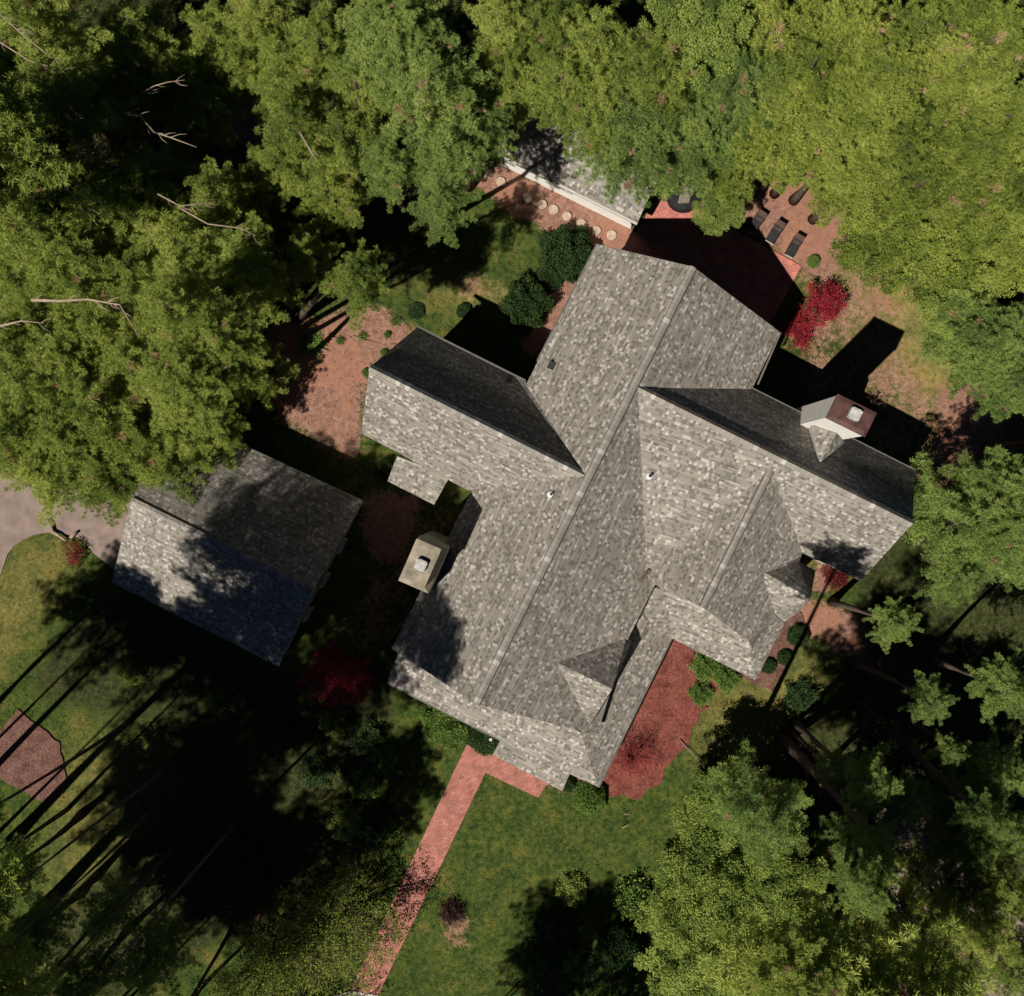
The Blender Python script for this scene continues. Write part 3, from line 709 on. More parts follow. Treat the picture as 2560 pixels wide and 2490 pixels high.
def bush_mesh(seed, nl=5200, size=.07, flat=.8, lumpy=.12, fill=.75):
    """unit-radius dome of leaves, base at z=0"""
    rng = np.random.default_rng(seed)
    d = unit(rng.normal(size=(nl, 3))); d[:, 2] = np.abs(d[:, 2])
    lump = 1 + lumpy * (np.sin(d[:, 0] * 7 + seed) * np.cos(d[:, 1] * 6 + 2 * seed) + .6 * np.sin(d[:, 2] * 11 + d[:, 0] * 9))
    r = lump[:, None] * rng.uniform(fill, 1.0, (nl, 1))
    p = d * r * np.array([1, 1, flat])
    dd = unit(d * .5 + rng.normal(size=(nl, 3)) * .8)
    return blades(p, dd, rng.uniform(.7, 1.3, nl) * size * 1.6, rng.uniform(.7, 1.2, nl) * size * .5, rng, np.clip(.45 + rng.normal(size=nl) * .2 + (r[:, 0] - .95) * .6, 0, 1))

PINE = []
for sd, kw in ((11, dict()), (12, dict(nl=44, ragged=.45)), (13, dict(nl=64, depth=1.2)), (14, dict(nl=36, ragged=.5, depth=1.6)), (15, dict(nl=84, ragged=.15, depth=1.0, cs=.33))):
    v, q, a, bm = pine_crown(sd, **kw)
    me_b = bpy.data.meshes.new('branches'); bm.to_mesh(me_b); bm.free(); me_b.materials.append(M['bark'])
    PINE.append((v, q, a, me_b))
LEAF = []
for sd, kw in ((21, dict()), (22, dict(nclump=170, flat=.45)), (23, dict(nclump=130, flat=.7))):
    v, q, a, bm = leafy_crown(sd, **kw)
    me_b = bpy.data.meshes.new('branches'); bm.to_mesh(me_b); bm.free(); me_b.materials.append(M['bark'])
    LEAF.append((v, q, a, me_b))
CM = {}
def crown_me(kind, var, mat):
    k = (kind, var, mat)
    if k not in CM:
        s = (PINE if kind == 'pine' else LEAF)[var]; CM[k] = np_mesh('crown', s[0], s[1], M[mat], dict(var=s[2]))
    return CM[k], (PINE if kind == 'pine' else LEAF)[var][3]
TN = 0
def tree(px, py, rpx, ztop, kind, var, mat, label, lean=None, group=None, trunk=.30, zs=1.0):
    """crown centred at image point (px,py) when seen from the camera, its top at ztop; the trunk stands under it"""
    global TN; TN += 1
    rnd = random.Random(TN * 7)
    name = 'pine_tree' if kind == 'pine' else 'broadleaf_tree'
    top = P(px, py, ztop - (1.2 if kind == 'pine' else .5))
    R = rpx * (H - ztop) / FPX; s = R / 5.0
    base = Vector((top.x, top.y, -.1)) if lean is None else P(*lean)
    e = empty(name, label, 'pine tree' if kind == 'pine' else 'tree', base, 0, group)
    cm, bmz = crown_me(kind, var, mat)
    rz = rnd.uniform(0, 6.28)
    off = Vector((top.x - base.x, top.y - base.y, ztop - base.z))
    sz = s * zs * rnd.uniform(.9, 1.1)
    for nm_, me_ in (('crown', cm), ('branches', bmz)):
        o = mesh_obj(nm_, me_, e); o.location = off; o.rotation_euler = (0, 0, rz); o.scale = (s, s, sz)
    bm = bmesh.new(); tr = trunk * (.7 + .3 * s); hh = off.z - (.15 if kind == 'pine' else 2.8 * s)
    wob = rnd.uniform(-.4, .4), rnd.uniform(-.4, .4)
    pts, rad = [], []
    for i in range(7):
        u_ = i / 6; pts.append(Vector((off.x * u_ + wob[0] * math.sin(u_ * 3.14), off.y * u_ + wob[1] * math.sin(u_ * 3.14), -.15 + (hh + .15) * u_)))
        rad.append(tr * (1.45 if i == 0 else 1.0) * (1 - .8 * u_))
    tube(bm, pts, rad, 9); bm_obj('trunk', bm, M['bark'], e)
    return e

T = []
# (x, y, r, z, kind, variant, material, label)
TREES = [
 # top left, tall lit pines and low shaded ones
 (50, 40, 190, 22, 'pine', 0, 'pine', 'sunlit pine filling the top left corner of the yard'),
 (130, 230, 175, 21, 'pine', 1, 'pine', 'pine with pale bare twigs just below the top left corner pine'),
 (330, 60, 150, 12, 'pine', 3, 'pine', 'low shaded pine at the top edge right of the corner pine'),
 (300, 230, 140, 10, 'pine', 1, 'pine', 'small dark pine beside the two long bare branches'),
 (510, 80, 150, 11, 'pine', 3, 'pine', 'low dark pine at the top edge left of the side road'),
 (500, 260, 120, 9, 'pine', 1, 'pine', 'thin shaded pine between the bare branches and the side road'),
 (640, 40, 120, 13, 'pine', 2, 'pine', 'pine at the top edge over the upper end of the side road'),
 (400, 410, 130, 9, 'pine', 3, 'pine', 'thin dark pine in the deep shade left of the side road bend'),
 (790, 90, 140, 18, 'pine', 0, 'pine', 'lit pine right of the top of the side road'),
 (720, 270, 140, 18, 'pine', 1, 'pine', 'lit pine hanging over the bend of the side road'),
 (600, 460, 120, 9, 'pine', 3, 'pine', 'sparse dark pine below the side road bend'),
 (890, 190, 140, 19, 'pine', 3, 'pine', 'narrow pine just left of the long pale pine plume'),
 # top centre
 (980, 90, 170, 22, 'pine', 4, 'pineblue', 'pale green pine at the head of the long plume, top centre'),
 (1080, 210, 175, 23, 'pine', 2, 'pineblue', 'dense pale pine in the middle of the long plume'),
 (1150, 300, 150, 18, 'pine', 4, 'pineblue', 'dense pale pine whose tip reaches the outbuilding roof'),
 (1250, 40, 130, 20, 'pine', 1, 'pine', 'ragged pine at the top edge between two dark gaps'),
 (1270, 190, 130, 17, 'pine', 3, 'pine', 'ragged pine between the long plume and the round pines'),
 (960, 400, 110, 15, 'pine', 1, 'pineblue', 'dim pine at the lower left of the long plume'),
 (1100, 500, 105, 26, 'pine', 3, 'pineblue', 'drooping dim pine left of the stepping stones', (1080, 570)),
 (1080, 400, 100, 12, 'pine', 1, 'pineblue', 'small shaded pine left of the outbuilding'),
 (1400, 190, 140, 20, 'pine', 1, 'pine', 'lit pine behind the left end of the outbuilding'),
 (1500, 90, 160, 22, 'pine', 0, 'pine', 'lit pine at the top edge above the big round pine'),
 (1608, 300, 190, 17, 'pine', 4, 'pineblue', 'big round dense pine covering the outbuilding roof'),
 (1640, 150, 165, 21, 'pine', 2, 'pine', 'lit pine left of the weathered chair'),
 (1850, 190, 150, 19, 'pine', 2, 'pineblue', 'dull green pine right of the weathered chair'),
 # yellow green broadleaves, top right
 (1760, 40, 140, 20, 'leaf', 0, 'soft', 'green broadleaf tree at the top edge above the weathered chair'),
 (1930, 60, 190, 20, 'pine', 2, 'leafy', 'yellow green tree at the top edge, leftmost of the bright row'),
 (2110, 90, 195, 21, 'pine', 4, 'leafy', 'yellow green tree at the top edge, second of the bright row'),
 (2300, 70, 190, 20, 'pine', 0, 'leafy', 'yellow green tree at the top edge, third of the bright row'),
 (2490, 90, 190, 21, 'pine', 2, 'leafy', 'yellow green tree filling the top right corner'),
 (1990, 250, 185, 18, 'pine', 4, 'leafy', 'yellow green tree right of the dull green pine'),
 (2170, 270, 180, 18, 'pine', 0, 'leafy', 'bright tree in the middle of the second row of the grove'),
 (2350, 270, 185, 18, 'pine', 2, 'leafy', 'bright tree right of centre in the second row of the grove'),
 (2520, 290, 180, 18, 'pine', 4, 'leafy', 'bright tree at the right edge below the corner tree'),
 (1850, 370, 125, 12, 'pine', 0, 'leafy', 'bright tree overhanging the dirt strip above the black covered table'),
 (1800, 520, 62, 6, 'leaf', 2, 'soft', 'small blossoming green tree between the covered table and the loungers'),
 (2000, 355, 120, 12, 'pine', 2, 'leafy', 'bright tree directly above the three loungers'),
 (2160, 430, 150, 14, 'pine', 4, 'leafy', 'bright tree up and right of the loungers'),
 (2320, 450, 170, 15, 'pine', 0, 'leafy', 'bright tree in the middle of the right hand grove'),
 (2490, 470, 170, 16, 'pine', 2, 'leafy', 'bright tree at the right edge in the middle of the grove'),
 (2220, 590, 120, 8, 'leaf', 1, 'leafy', 'low bright tree right of the clipped round bush'),
 (2370, 610, 140, 10, 'leaf', 2, 'leafy', 'low bright tree on the lower side of the grove'),
 (2540, 610, 110, 12, 'leaf', 1, 'leafy', 'bright tree at the right edge just above the dark shrubs'),
 # right side
 (2490, 850, 150, 14, 'pine', 4, 'pineblue', 'bluish pine above the trunk on the brown dirt at the right', (2460, 860)),
 (2400, 800, 95, 9, 'leaf', 1, 'soft', 'soft green low tree left of the bluish pine', (2390, 800)),
 (2440, 1310, 185, 16, 'pine', 1, 'pineblue', 'broad pine reaching toward the right corner of the house roof', (2400, 1330)),
 (2560, 1240, 140, 17, 'pine', 0, 'pineblue', 'pine cut by the right edge beyond the broad one', (2520, 1250)),
 (2530, 1400, 110, 14, 'pine', 1, 'pineblue', 'pine below the broad one at the right edge', (2470, 1390)),
 # left side
 (60, 560, 190, 20, 'pine', 2, 'pine', 'dense lit pine on the left edge above the long bare limb'),
 (240, 520, 180, 19, 'pine', 0, 'pine', 'lit pine with pale twigs, second in from the left edge'),
 (430, 590, 175, 19, 'pine', 1, 'pine', 'lit pine in the middle of the left hand grove'),
 (600, 660, 165, 18, 'pine', 0, 'pine', 'lit pine on the right side of the left hand grove'),
 (885, 690, 115, 28, 'pine', 1, 'pine', 'lone leaning pine crown reaching right across the dark lawn, its trunk on the dirt', (745, 795)),
 (760, 625, 100, 13, 'pine', 3, 'pine', 'small pine between the lone leaning crown and the left grove'),
 (80, 770, 130, 15, 'pine', 3, 'pine', 'pine beside the long bare limb at the left edge'),
 (240, 830, 160, 16, 'pine', 1, 'pine', 'ragged pine below the long bare limb'),
 (500, 820, 150, 8, 'pine', 0, 'pine', 'pine above the left dirt clearing'),
 (60, 960, 160, 18, 'pine', 0, 'pine', 'lit pine on the left edge above the driveway'),
 (230, 1020, 170, 17, 'pine', 2, 'pine', 'lit pine overhanging the driveway'),
 (390, 1000, 150, 8, 'pine', 1, 'pine', 'pine between the driveway and the garage roof'),
 (600, 930, 120, 6, 'pine', 2, 'pine', 'yellowish pine on the edge of the dirt clearing above the garage'),
 (520, 1060, 115, 9, 'pine', 1, 'pine', 'pine hanging over the upper corner of the garage roof'),
 (420, 1190, 135, 9, 'pine', 3, 'pine', 'pine bough crown lying over the left part of the garage roof'),
 (90, 1170, 150, 16, 'pine', 1, 'pine', 'pine on the left edge at the mouth of the driveway'),
 (240, 1200, 110, 9, 'pine', 2, 'pine', 'smaller pine between driveway mouth and garage'),
 # bottom left
 (20, 2170, 90, 14, 'pine', 3, 'pineblue', 'dim pine at the left edge below the mulch island'),
 (20, 2400, 110, 14, 'pine', 1, 'pineblue', 'dim pine at the lower left edge'),
 (350, 2420, 140, 12, 'pine', 3, 'pineblue', 'dim ragged pine at the bottom left of the sparse tree'),
 (180, 2480, 120, 12, 'pine', 1, 'pineblue', 'dim pine cut by the bottom edge near the left corner'),
 # bottom right
 (1830, 2060, 130, 7, 'leaf', 1, 'soft', 'soft green low tree nearest the lawn at the lower right'),
 (1800, 2230, 150, 8, 'leaf', 0, 'soft', 'soft green low tree in the middle of the lower right mass'),
 (1950, 2240, 130, 9, 'leaf', 2, 'soft', 'soft green low tree on the right side of the lower right mass'),
 (1760, 2400, 150, 8, 'leaf', 2, 'soft', 'soft green low tree at the bottom edge below the mass'),
 (1960, 2410, 150, 9, 'leaf', 1, 'soft', 'soft green tree at the bottom edge left of the dark trunk'),
 (2160, 2460, 120, 12, 'pine', 1, 'pine', 'pine at the bottom edge beside the dark bare trunk'),
 (2360, 2430, 150, 16, 'pine', 0, 'pine', 'lit pine at the bottom edge right of the bare trunk'),
 (2540, 2240, 140, 17, 'pine', 3, 'pine', 'pine at the right edge above the rear driveway end'),
 (2440, 2130, 120, 13, 'pine', 1, 'pineblue', 'dim pine right of the rear driveway'),
 (2290, 2010, 85, 15, 'pine', 3, 'pineblue', 'small lit pine tip in the dark at the lower right'),
 (2090, 1920, 70, 13, 'pine', 3, 'pineblue', 'small lit pine tip beside the leaning trunk'),
 (2380, 1880, 60, 13, 'pine', 1, 'pineblue', 'smallest lit pine tip in the dark at the right'),
 (2130, 2120, 100, 9, 'pine', 1, 'pineblue', 'dim pine in the dark hollow right of the soft green trees'),
 (2530, 1940, 110, 14, 'pine', 3, 'pineblue', 'dim pine at the right edge above the rear driveway'),
 (2190, 1965, 100, 24, 'pine', 1, 'pineblue', 'tall pine top in the dark between the leaning trunk and the lit tip'),
 (2335, 1760, 80, 20, 'pine', 3, 'pineblue', 'dim pine top above the smallest lit tip'),
 (2250, 1560, 80, 18, 'pine', 3, 'pineblue', 'dim pine top over the end of the reddish dirt strip'),
 (2540, 1730, 110, 18, 'pine', 3, 'pineblue', 'dim pine on the right edge over the shaded driveway'),
 (2030, 160, 150, 22, 'pine', 0, 'leafy', 'bright tree between the first two rows, left part of the grove'),
 (2210, 180, 150, 23, 'pine', 4, 'leafy', 'dense bright tree between the first two rows of the grove'),
 (2400, 170, 150, 22, 'pine', 2, 'leafy', 'bright tree between the first two rows, right part of the grove'),
 (2070, 330, 140, 17, 'pine', 4, 'leafy', 'dense bright tree above the gap behind the loungers'),
 (2260, 360, 150, 17, 'pine', 0, 'leafy', 'bright ragged tree in the heart of the grove'),
 (2430, 370, 150, 17, 'pine', 4, 'leafy', 'dense bright tree right of the heart of the grove'),
 (2390, 530, 130, 13, 'pine', 2, 'leafy', 'bright tree on the lower right side of the grove'),
 (2260, 500, 120, 11, 'pine', 0, 'leafy', 'bright tree on the lower left side of the grove'),
 (1930, 200, 120, 19, 'pine', 1, 'soft', 'green ragged tree at the left border of the bright grove'),
 (1945, 335, 110, 13, 'pine', 2, 'leafy', 'bright tree up and left of the loungers'),
 (500, 850, 130, 30, 'pine', 3, 'pine', 'tall ragged pine rising over the grove left of the clearing'),
 (410, 760, 140, 30, 'pine', 0, 'pine', 'tallest visible pine in the middle of the left grove'),
 (455, 966, 140, 37, 'pine', 4, 'pine', 'very tall ragged pine near the right side of the left grove', (560, 960)),
 (560, 880, 115, 35, 'pine', 2, 'pine', 'very tall pine top at the edge of the grove next to the clearing', (620, 900)),
 (2000, 2480, 150, 44, 'pine', 2, 'pine', 'tall pine at the bottom edge rising over the soft green trees', (2120, 2240)),
 (2170, 2238, 100, 42, 'pine', 3, 'pineblue', 'tall ragged pine in the dark right of the soft green trees', (2110, 2150)),
 (10, 150, 120, 16, 'pine', 3, 'pine', 'ragged pine on the left edge between the two corner pines'),
 (20, 300, 150, 16, 'pine', 0, 'pine', 'pine on the left edge below the pair of thin pale branches'),
 (130, 400, 160, 15, 'pine', 1, 'pine', 'pine above the lit left grove near its upper edge'),
 (30, 440, 150, 17, 'pine', 2, 'pine', 'lit pine on the left edge at the top of the grove'),
 (220, 120, 130, 14, 'pine', 3, 'pine', 'ragged pine inside the top left corner'),
 (430, 170, 140, 11, 'pine', 0, 'pine', 'dim pine above the two bare branches'),
 (600, 160, 110, 10, 'pine', 1, 'pine', 'dim pine on the left bank of the side road'),
 (330, 470, 150, 15, 'pine', 2, 'pine', 'lit pine right of the long thin pale branch'),
 (520, 480, 130, 14, 'pine', 1, 'pine', 'pine crossed by the forked pale branch'),
 (150, 640, 170, 19, 'pine', 4, 'pine', 'dense pine just above the long bare limb'),
 (330, 680, 160, 17, 'pine', 0, 'pine', 'pine at the right end of the long bare limb'),
 (470, 710, 150, 17, 'pine', 2, 'pine', 'dense pine in the middle of the grove left of the clearing'),
 (30, 690, 120, 16, 'pine', 0, 'pine', 'pine on the left edge right above the bare limb'),
 (20, 880, 140, 17, 'pine', 2, 'pine', 'pine on the left edge below the short bare limb'),
 (150, 900, 150, 17, 'pine', 4, 'pine', 'dense pine a little in from the left edge above the driveway'),
 (330, 900, 150, 16, 'pine', 2, 'pine', 'dense pine in the lower middle of the left grove'),
 (540, 920, 120, 7, 'pine', 0, 'pine', 'pine between the grove and the dirt clearing'),
 (30, 1090, 140, 16, 'pine', 2, 'pine', 'pine on the left edge right over the driveway entry'),
 (150, 1090, 150, 16, 'pine', 4, 'pine', 'dense pine hanging over the driveway'),
 (310, 1110, 140, 11, 'pine', 2, 'pine', 'dense pine at the upper left corner of the garage'),
 (440, 1090, 120, 10, 'pine', 0, 'pine', 'pine resting over the garage ridge end'),
 (700, 160, 130, 15, 'pine', 3, 'pine', 'pine on the right bank of the upper side road'),
 (850, 330, 140, 15, 'pine', 0, 'pine', 'pine at the left foot of the long plume'),
 (820, 470, 120, 12, 'pine', 1, 'pine', 'dim pine in the dark left of the black lawn shadow'),
 (690, 400, 110, 10, 'pine', 3, 'pine', 'dim pine beside the white broken branch'),
 (930, 30, 140, 18, 'pine', 1, 'pine', 'pine at the top edge left of the plume head'),
 (1050, 40, 120, 15, 'pine', 3, 'pineblue', 'ragged pine at the top edge above the plume'),
 (1340, 60, 120, 18, 'pine', 0, 'pine', 'pine at the top edge beside the right dark gap'),
 (1400, 60, 110, 18, 'pine', 2, 'pine', 'dense pine at the top edge, right of the dark gap'),
 (1500, 230, 150, 17, 'pine', 4, 'pine', 'dense pine up and left of the big round pine'),
 (1740, 330, 140, 15, 'pine', 4, 'pineblue', 'dense pine below the weathered chair'),
 (2560, 1330, 130, 18, 'pine', 4, 'pineblue', 'dense pine on the right edge behind the broad one', (2520, 1330)),
 (2480, 1220, 110, 15, 'pine', 3, 'pineblue', 'ragged upper pine above the broad one at the right', (2440, 1230)),
 (2540, 960, 110, 12, 'pine', 1, 'pineblue', 'pine on the right edge above the trunk on brown dirt', (2520, 960)),
 (2400, 1450, 100, 12, 'pine', 3, 'pineblue', 'small ragged pine below the broad one', (2370, 1440)),
 (2220, 2360, 130, 15, 'pine', 1, 'pine', 'pine left of the lit bottom pine near the bare trunk'),
 (2460, 2330, 140, 17, 'pine', 2, 'pine', 'dense lit pine at the lower right'),
 (2560, 2440, 130, 17, 'pine', 0, 'pine', 'lit pine in the bottom right corner'),
 (2330, 2230, 110, 14, 'pine', 3, 'pine', 'ragged pine over the lower rear driveway'),
 (2180, 2000, 80, 11, 'pine', 1, 'pineblue', 'dim small pine left of the lit tip at the lower right'),
 (2210, 2170, 100, 11, 'pine', 3, 'pineblue', 'dim ragged pine by the bare tree'),
 (2420, 2010, 100, 12, 'pine', 0, 'pineblue', 'dim pine right of the lit tip at the lower right'),
 (2540, 2090, 120, 15, 'pine', 1, 'pineblue', 'dim pine at the right edge in the lower dark'),
 (2080, 2330, 100, 10, 'pine', 1, 'pineblue', 'dim pine right of the soft green trees near the bottom'),
 (250, 2300, 110, 12, 'pine', 3, 'pineblue', 'dim ragged pine in the dark lower left'),
 (90, 2330, 100, 12, 'pine', 1, 'pineblue', 'dim pine in the lower left corner area'),
]
for a in TREES:
    a = list(a); a[3] = a[3] if a[3] <= 8 else 8 + (a[3] - 8) * .55; a[2] *= 1.12 if a[4] == 'pine' else 1.0; tree(*a)
# a made-up leaning pine, added to dapple the right wing roof, and the tall pines outside the frame at the lower left that shade the yard
tree(1915, 2050, 185, 29, 'pine', 0, 'pineblue', 'added tall leaning pine over the soft green trees, put there to dapple the right wing roof', lean=(1800, 2020))
def offtree(bx, by, z, R, var, label, tk=.13):
    b = P(bx, by); k = FPX / (H - z)
    tree(CX + b.x * k, CY - b.y * k, R * FPX / (H - z), z, 'pine', var, 'pine', label, trunk=tk)
OFF = [(202, 2000, 33, 5.0, 4, 'thin dense tall pine on the lit lawn shading the lower garage roof'),
(0, 2090, 34, 5.2, 4, 'dense tall pine beyond the left edge shading the lower garage roof'),
(300, 2240, 34, 5.6, 3, 'dense tall pine in the dark yard shading the dim crimson maple'),
 (430, 1980, 33, 5.0, 4, 'dense tall pine at the lower corner of the garage shadow'),
(470, 1880, 35, 5.8, 4, 'tall pine in the dark yard next to the dim crimson maple'),
 (-70, 1930, 31, 4.6, 4, 'dense tall pine beyond the left edge shading the garage'),
 (250, 2560, 30, 6.0, 3, 'open tall pine beyond the bottom edge at the left'),
 (520, 2440, 24, 5.0, 3, 'open tall pine at the bottom edge in the dark'),
(130, 620, 21, 6, 0, 'tall pine at the left edge shading the upper grove'),
 (60, 470, 20, 5.5, 2, 'second tall pine at the left edge shading the upper grove'),
 (330, 640, 23, 5.5, 4, 'tallest pine of the left grove, its top out of view'),
 (621, 2023, 38, 4.6, 2, 'tall pine in the dark yard nearest the brick path'),
 (350, 1790, 33, 6.6, 2, 'tall pine just below the garage'),
(40, 2105, 34, 6.4, 0, 'tall pine beyond the left edge whose trunk shadow passes the mulch island', .36),
 (-60, 1990, 31, 5.8, 1, 'tall pine beyond the left edge whose shadow crosses the mulch island', .26),
 (-110, 1900, 27, 5.2, 0, 'tall pine beyond the left edge opposite the mulch island', .30),
 (90, 2300, 36, 6.4, 2, 'tallest pine near the lower left with the longest trunk shadow', .50),
 (470, 2080, 34, 6.6, 0, 'tall pine in the dark yard below the garage'),
 (600, 2290, 25, 5.4, 0, 'tall pine in the dark yard left of the brick path'),
 (-60, 2480, 34, 7.0, 2, 'tall pine beyond the lower left corner'),
 (-20, 2600, 36, 7.0, 4, 'dense tall pine beyond the lower left corner'),
 (150, 2640, 32, 6.6, 2, 'tall pine beyond the bottom edge near the left corner'),
 (-420, 900, 24, 6.5, 2, 'pine beyond the left edge shading the upper grove'),
 (-300, 600, 20, 6.0, 4, 'pine beyond the left edge near the bare limbs'),
 (1180, 2640, 15, 4.0, 3, 'pine beyond the bottom edge shading the lower lawn'),
 (1300, 2700, 19, 4.6, 1, 'second pine beyond the bottom edge below the dark yew'),
 (1080, 2660, 23, 4.8, 3, 'tall pine beyond the bottom edge near the foot of the lawn'),
 (1010, 2700, 28, 5.0, 1, 'tall ragged pine beyond the bottom edge behind the foot of the lawn'),
 (1250, 2560, 11, 3.0, 3, 'small ragged pine just beyond the bottom edge below the lawn')]
for a in OFF: offtree(*a)
tree(2100, 2640, 380, 27, 'pine', 4, 'pine', 'tall dense pine beyond the bottom edge right of the soft green trees', lean=(2200, 2180))
tree(2330, 2700, 360, 26, 'pine', 2, 'pine', 'tall pine beyond the bottom edge below the rear driveway', lean=(2260, 2240))

# ------------------------------------------------------------------ grass and fallen leaves (stuff)
PAVED = [[(1174, 1846), (1300, 1900), (1366, 1962), (1346, 1994), (1214, 1932), (925, 2540), (845, 2530)],
         [(1655, 477), (2003, 665), (1900, 860), (1560, 640)],
         [(-300, 1080), (330, 1040), (430, 1110), (345, 1240), (287, 1425), (236, 1385), (202, 1347), (120, 1331), (57, 1350), (19, 1385), (0, 1440), (-60, 1560), (-300, 1600)],
         [(1660, 1560), (1740, 1640), (1800, 1690), (1735, 1830), (1660, 1950), (1600, 1985), (1530, 2000), (1420, 1940), (1500, 1700)],
         [(45, 1770), (120, 1828), (162, 1940), (160, 1985), (105, 2005), (20, 1960), (-30, 1920), (10, 1820)],
         [(1740, 1640), (1930, 1730), (2010, 1560), (1900, 1600), (1700, 1600)]]
def scatter(n_, seed, want):
    rng = np.random.default_rng(seed)
    px = rng.uniform(-60, 2620, n_); py = rng.uniform(-60, 2550, n_)
    keep = np.ones(n_, bool)
    for pl_ in PAVED: keep &= ~in_poly(px, py, pl_)
    x, y = (px - CX) / 36, -(py - CY) / 36
    ix = np.clip(np.searchsorted(gx, x) - 1, 0, len(gx) - 2); iy = np.clip(np.searchsorted(gx, y) - 1, 0, len(gx) - 2)
    dd = dirt[iy, ix]; z = Z[iy, ix]
    cl = np.sin(x * 1.7 + 2 * np.sin(y * .9)) * np.sin(y * 1.9 + 2 * np.sin(x * 1.1)) + .6 * np.sin(x * 4.1 + y * 3.3) * np.sin(y * 5.2 - x * 2.2)
    keep &= rng.random(n_) < np.clip(want(dd, cl), 0, 1)
    return np.stack([x, y, z], 1)[keep], dd[keep], cl[keep], rng
M['grass'] = leaf_mat('grass_blades', (.02, .05, .014), (.055, .095, .025), (.16, .18, .06), .25, 0)
M['litter'] = leaf_mat('dry_leaves', (.10, .05, .03), (.28, .16, .09), (.50, .36, .22), .1, 0)
p_, d_, c_, rg = scatter(150000, 5, lambda d, c: (.95 - d * 1.0) * (.45 + .45 * c))
dr = unit(rg.normal(size=p_.shape) * .6 + np.array([0, 0, .7]))
v, q, a = blades(p_, dr, rg.uniform(.10, .24, len(p_)), rg.uniform(.014, .032, len(p_)), rg, np.clip(.5 + .16 * c_ + rg.normal(size=len(p_)) * .2, 0, 1))
tag(mesh_obj('grass', np_mesh('grass', v, q, M['grass'], dict(var=a))), 'short uneven lawn grass around the house', 'grass', kind='stuff')
p_, d_, c_, rg = scatter(60000, 6, lambda d, c: .12 + .45 * d)
p_[:, 2] += .03
dr = unit(rg.normal(size=p_.shape) * np.array([1, 1, .2]))
v, q, a = blades(p_, dr, rg.uniform(.06, .16, len(p_)), rg.uniform(.012, .035, len(p_)), rg, np.clip(.45 + rg.normal(size=len(p_)) * .25, 0, 1))
tag(mesh_obj('fallen_leaves', np_mesh('fallen_leaves', v, q, M['litter'], dict(var=a))), 'dry leaves and needles scattered over the ground', 'leaf litter', kind='stuff')

# ------------------------------------------------------------------ bushes and small plants
BV = {}
def bush(px, py, r, h, mat, label, name='bush', cat='bush', kw=None, group=None, stretch=1.0, rz=0.0, n_shape=1):
    """leafy dome r metres wide seen at image point (px,py)"""
    kw = kw or {}
    k = (mat, tuple(sorted(kw.items())), n_shape)
    if k not in BV:
        v, q, a = bush_mesh(30 + len(BV), **kw); BV[k] = np_mesh('foliage', v, q, M[mat], dict(var=a))
        
    p = P(px, py, h * .5); e = empty(name, label, cat, (p.x, p.y, -.08), rz, group)
    f_ = mesh_obj('foliage', BV[k], e); f_.scale = (r * stretch, r, h)
    bm = bmesh.new()
    for j in range(5):
        a_ = j * 1.257; tube(bm, [Vector((0, 0, -.1)), Vector((math.cos(a_) * r * .35, math.sin(a_) * r * .35, h * .5)), Vector((math.cos(a_) * r * .6, math.sin(a_) * r * .6, h * .8))], [.05, .03, .01], 5)
    bm_obj('stem', bm, M['bark'], e); return e
B5 = dict(nl=9000, size=.055, lumpy=.10)
bush(1422, 628, 1.75, 2.6, 'shrub', 'tall dark green holly against the upper left corner of the house', kw=dict(nl=16000, size=.045, lumpy=.2), stretch=1.15, rz=-.6)
bush(1372, 690, 1.0, 1.5, 'shrub', 'dark green shrub joining the two big hollies', kw=B5)
bush(1318, 752, 1.8, 2.8, 'shrub', 'big rounded dark green holly by the shadowed court behind the house', kw=dict(nl=16000, size=.045, lumpy=.2), stretch=.9)
bush(1160, 775, .55, .6, 'shrub', 'small green shrub at the corner of the black shadow left of the big hollies', kw=B5)
bush(1040, 775, .6, .5, 'shrub', 'dark low shrub just above the end of the left wing roof', kw=B5)
bush(968, 1168, .72, 1.3, 'shrub', 'dark shrub tucked between the left wing and the small porch roof', kw=B5)
bush(1112, 1812, 1.5, 1.7, 'shrubbright', 'bright green clipped shrub left of the top of the brick path', kw=dict(nl=16000, size=.045, lumpy=.14), stretch=1.25, rz=-.6)
bush(1206, 1846, 1.1, 1.1, 'shrub', 'low green shrub under the eave at the top of the brick path', kw=B5, stretch=1.5, rz=-.5)
bush(1476, 1998, 1.22, 1.5, 'shrubbright', 'round bright shrub at the bottom corner of the house', kw=dict(nl=9000, size=.06, lumpy=.08))
bush(1420, 1962, .6, .8, 'shrub', 'small dark shrub in the notch of the porch roof', kw=B5)
bush(2037, 651, .46, .7, 'shrubbright', 'small clipped round bush on the dirt beside the patio', kw=dict(nl=4000, size=.08, lumpy=.03), name='round_bush')
bush(1924, 1666, .58, .8, 'shrub', 'left of the two clipped round bushes by the lower right wing', kw=dict(nl=4000, size=.08, lumpy=.03), name='round_bush', group='clipped bushes by the lower right wing')
bush(1966, 1645, .58, .8, 'shrub', 'right of the two clipped round bushes by the lower right wing', kw=dict(nl=4000, size=.08, lumpy=.03), name='round_bush', group='clipped bushes by the lower right wing')
bush(2000, 1590, .8, 1.0, 'shrub', 'shaded bush just above the two clipped round bushes', kw=B5)
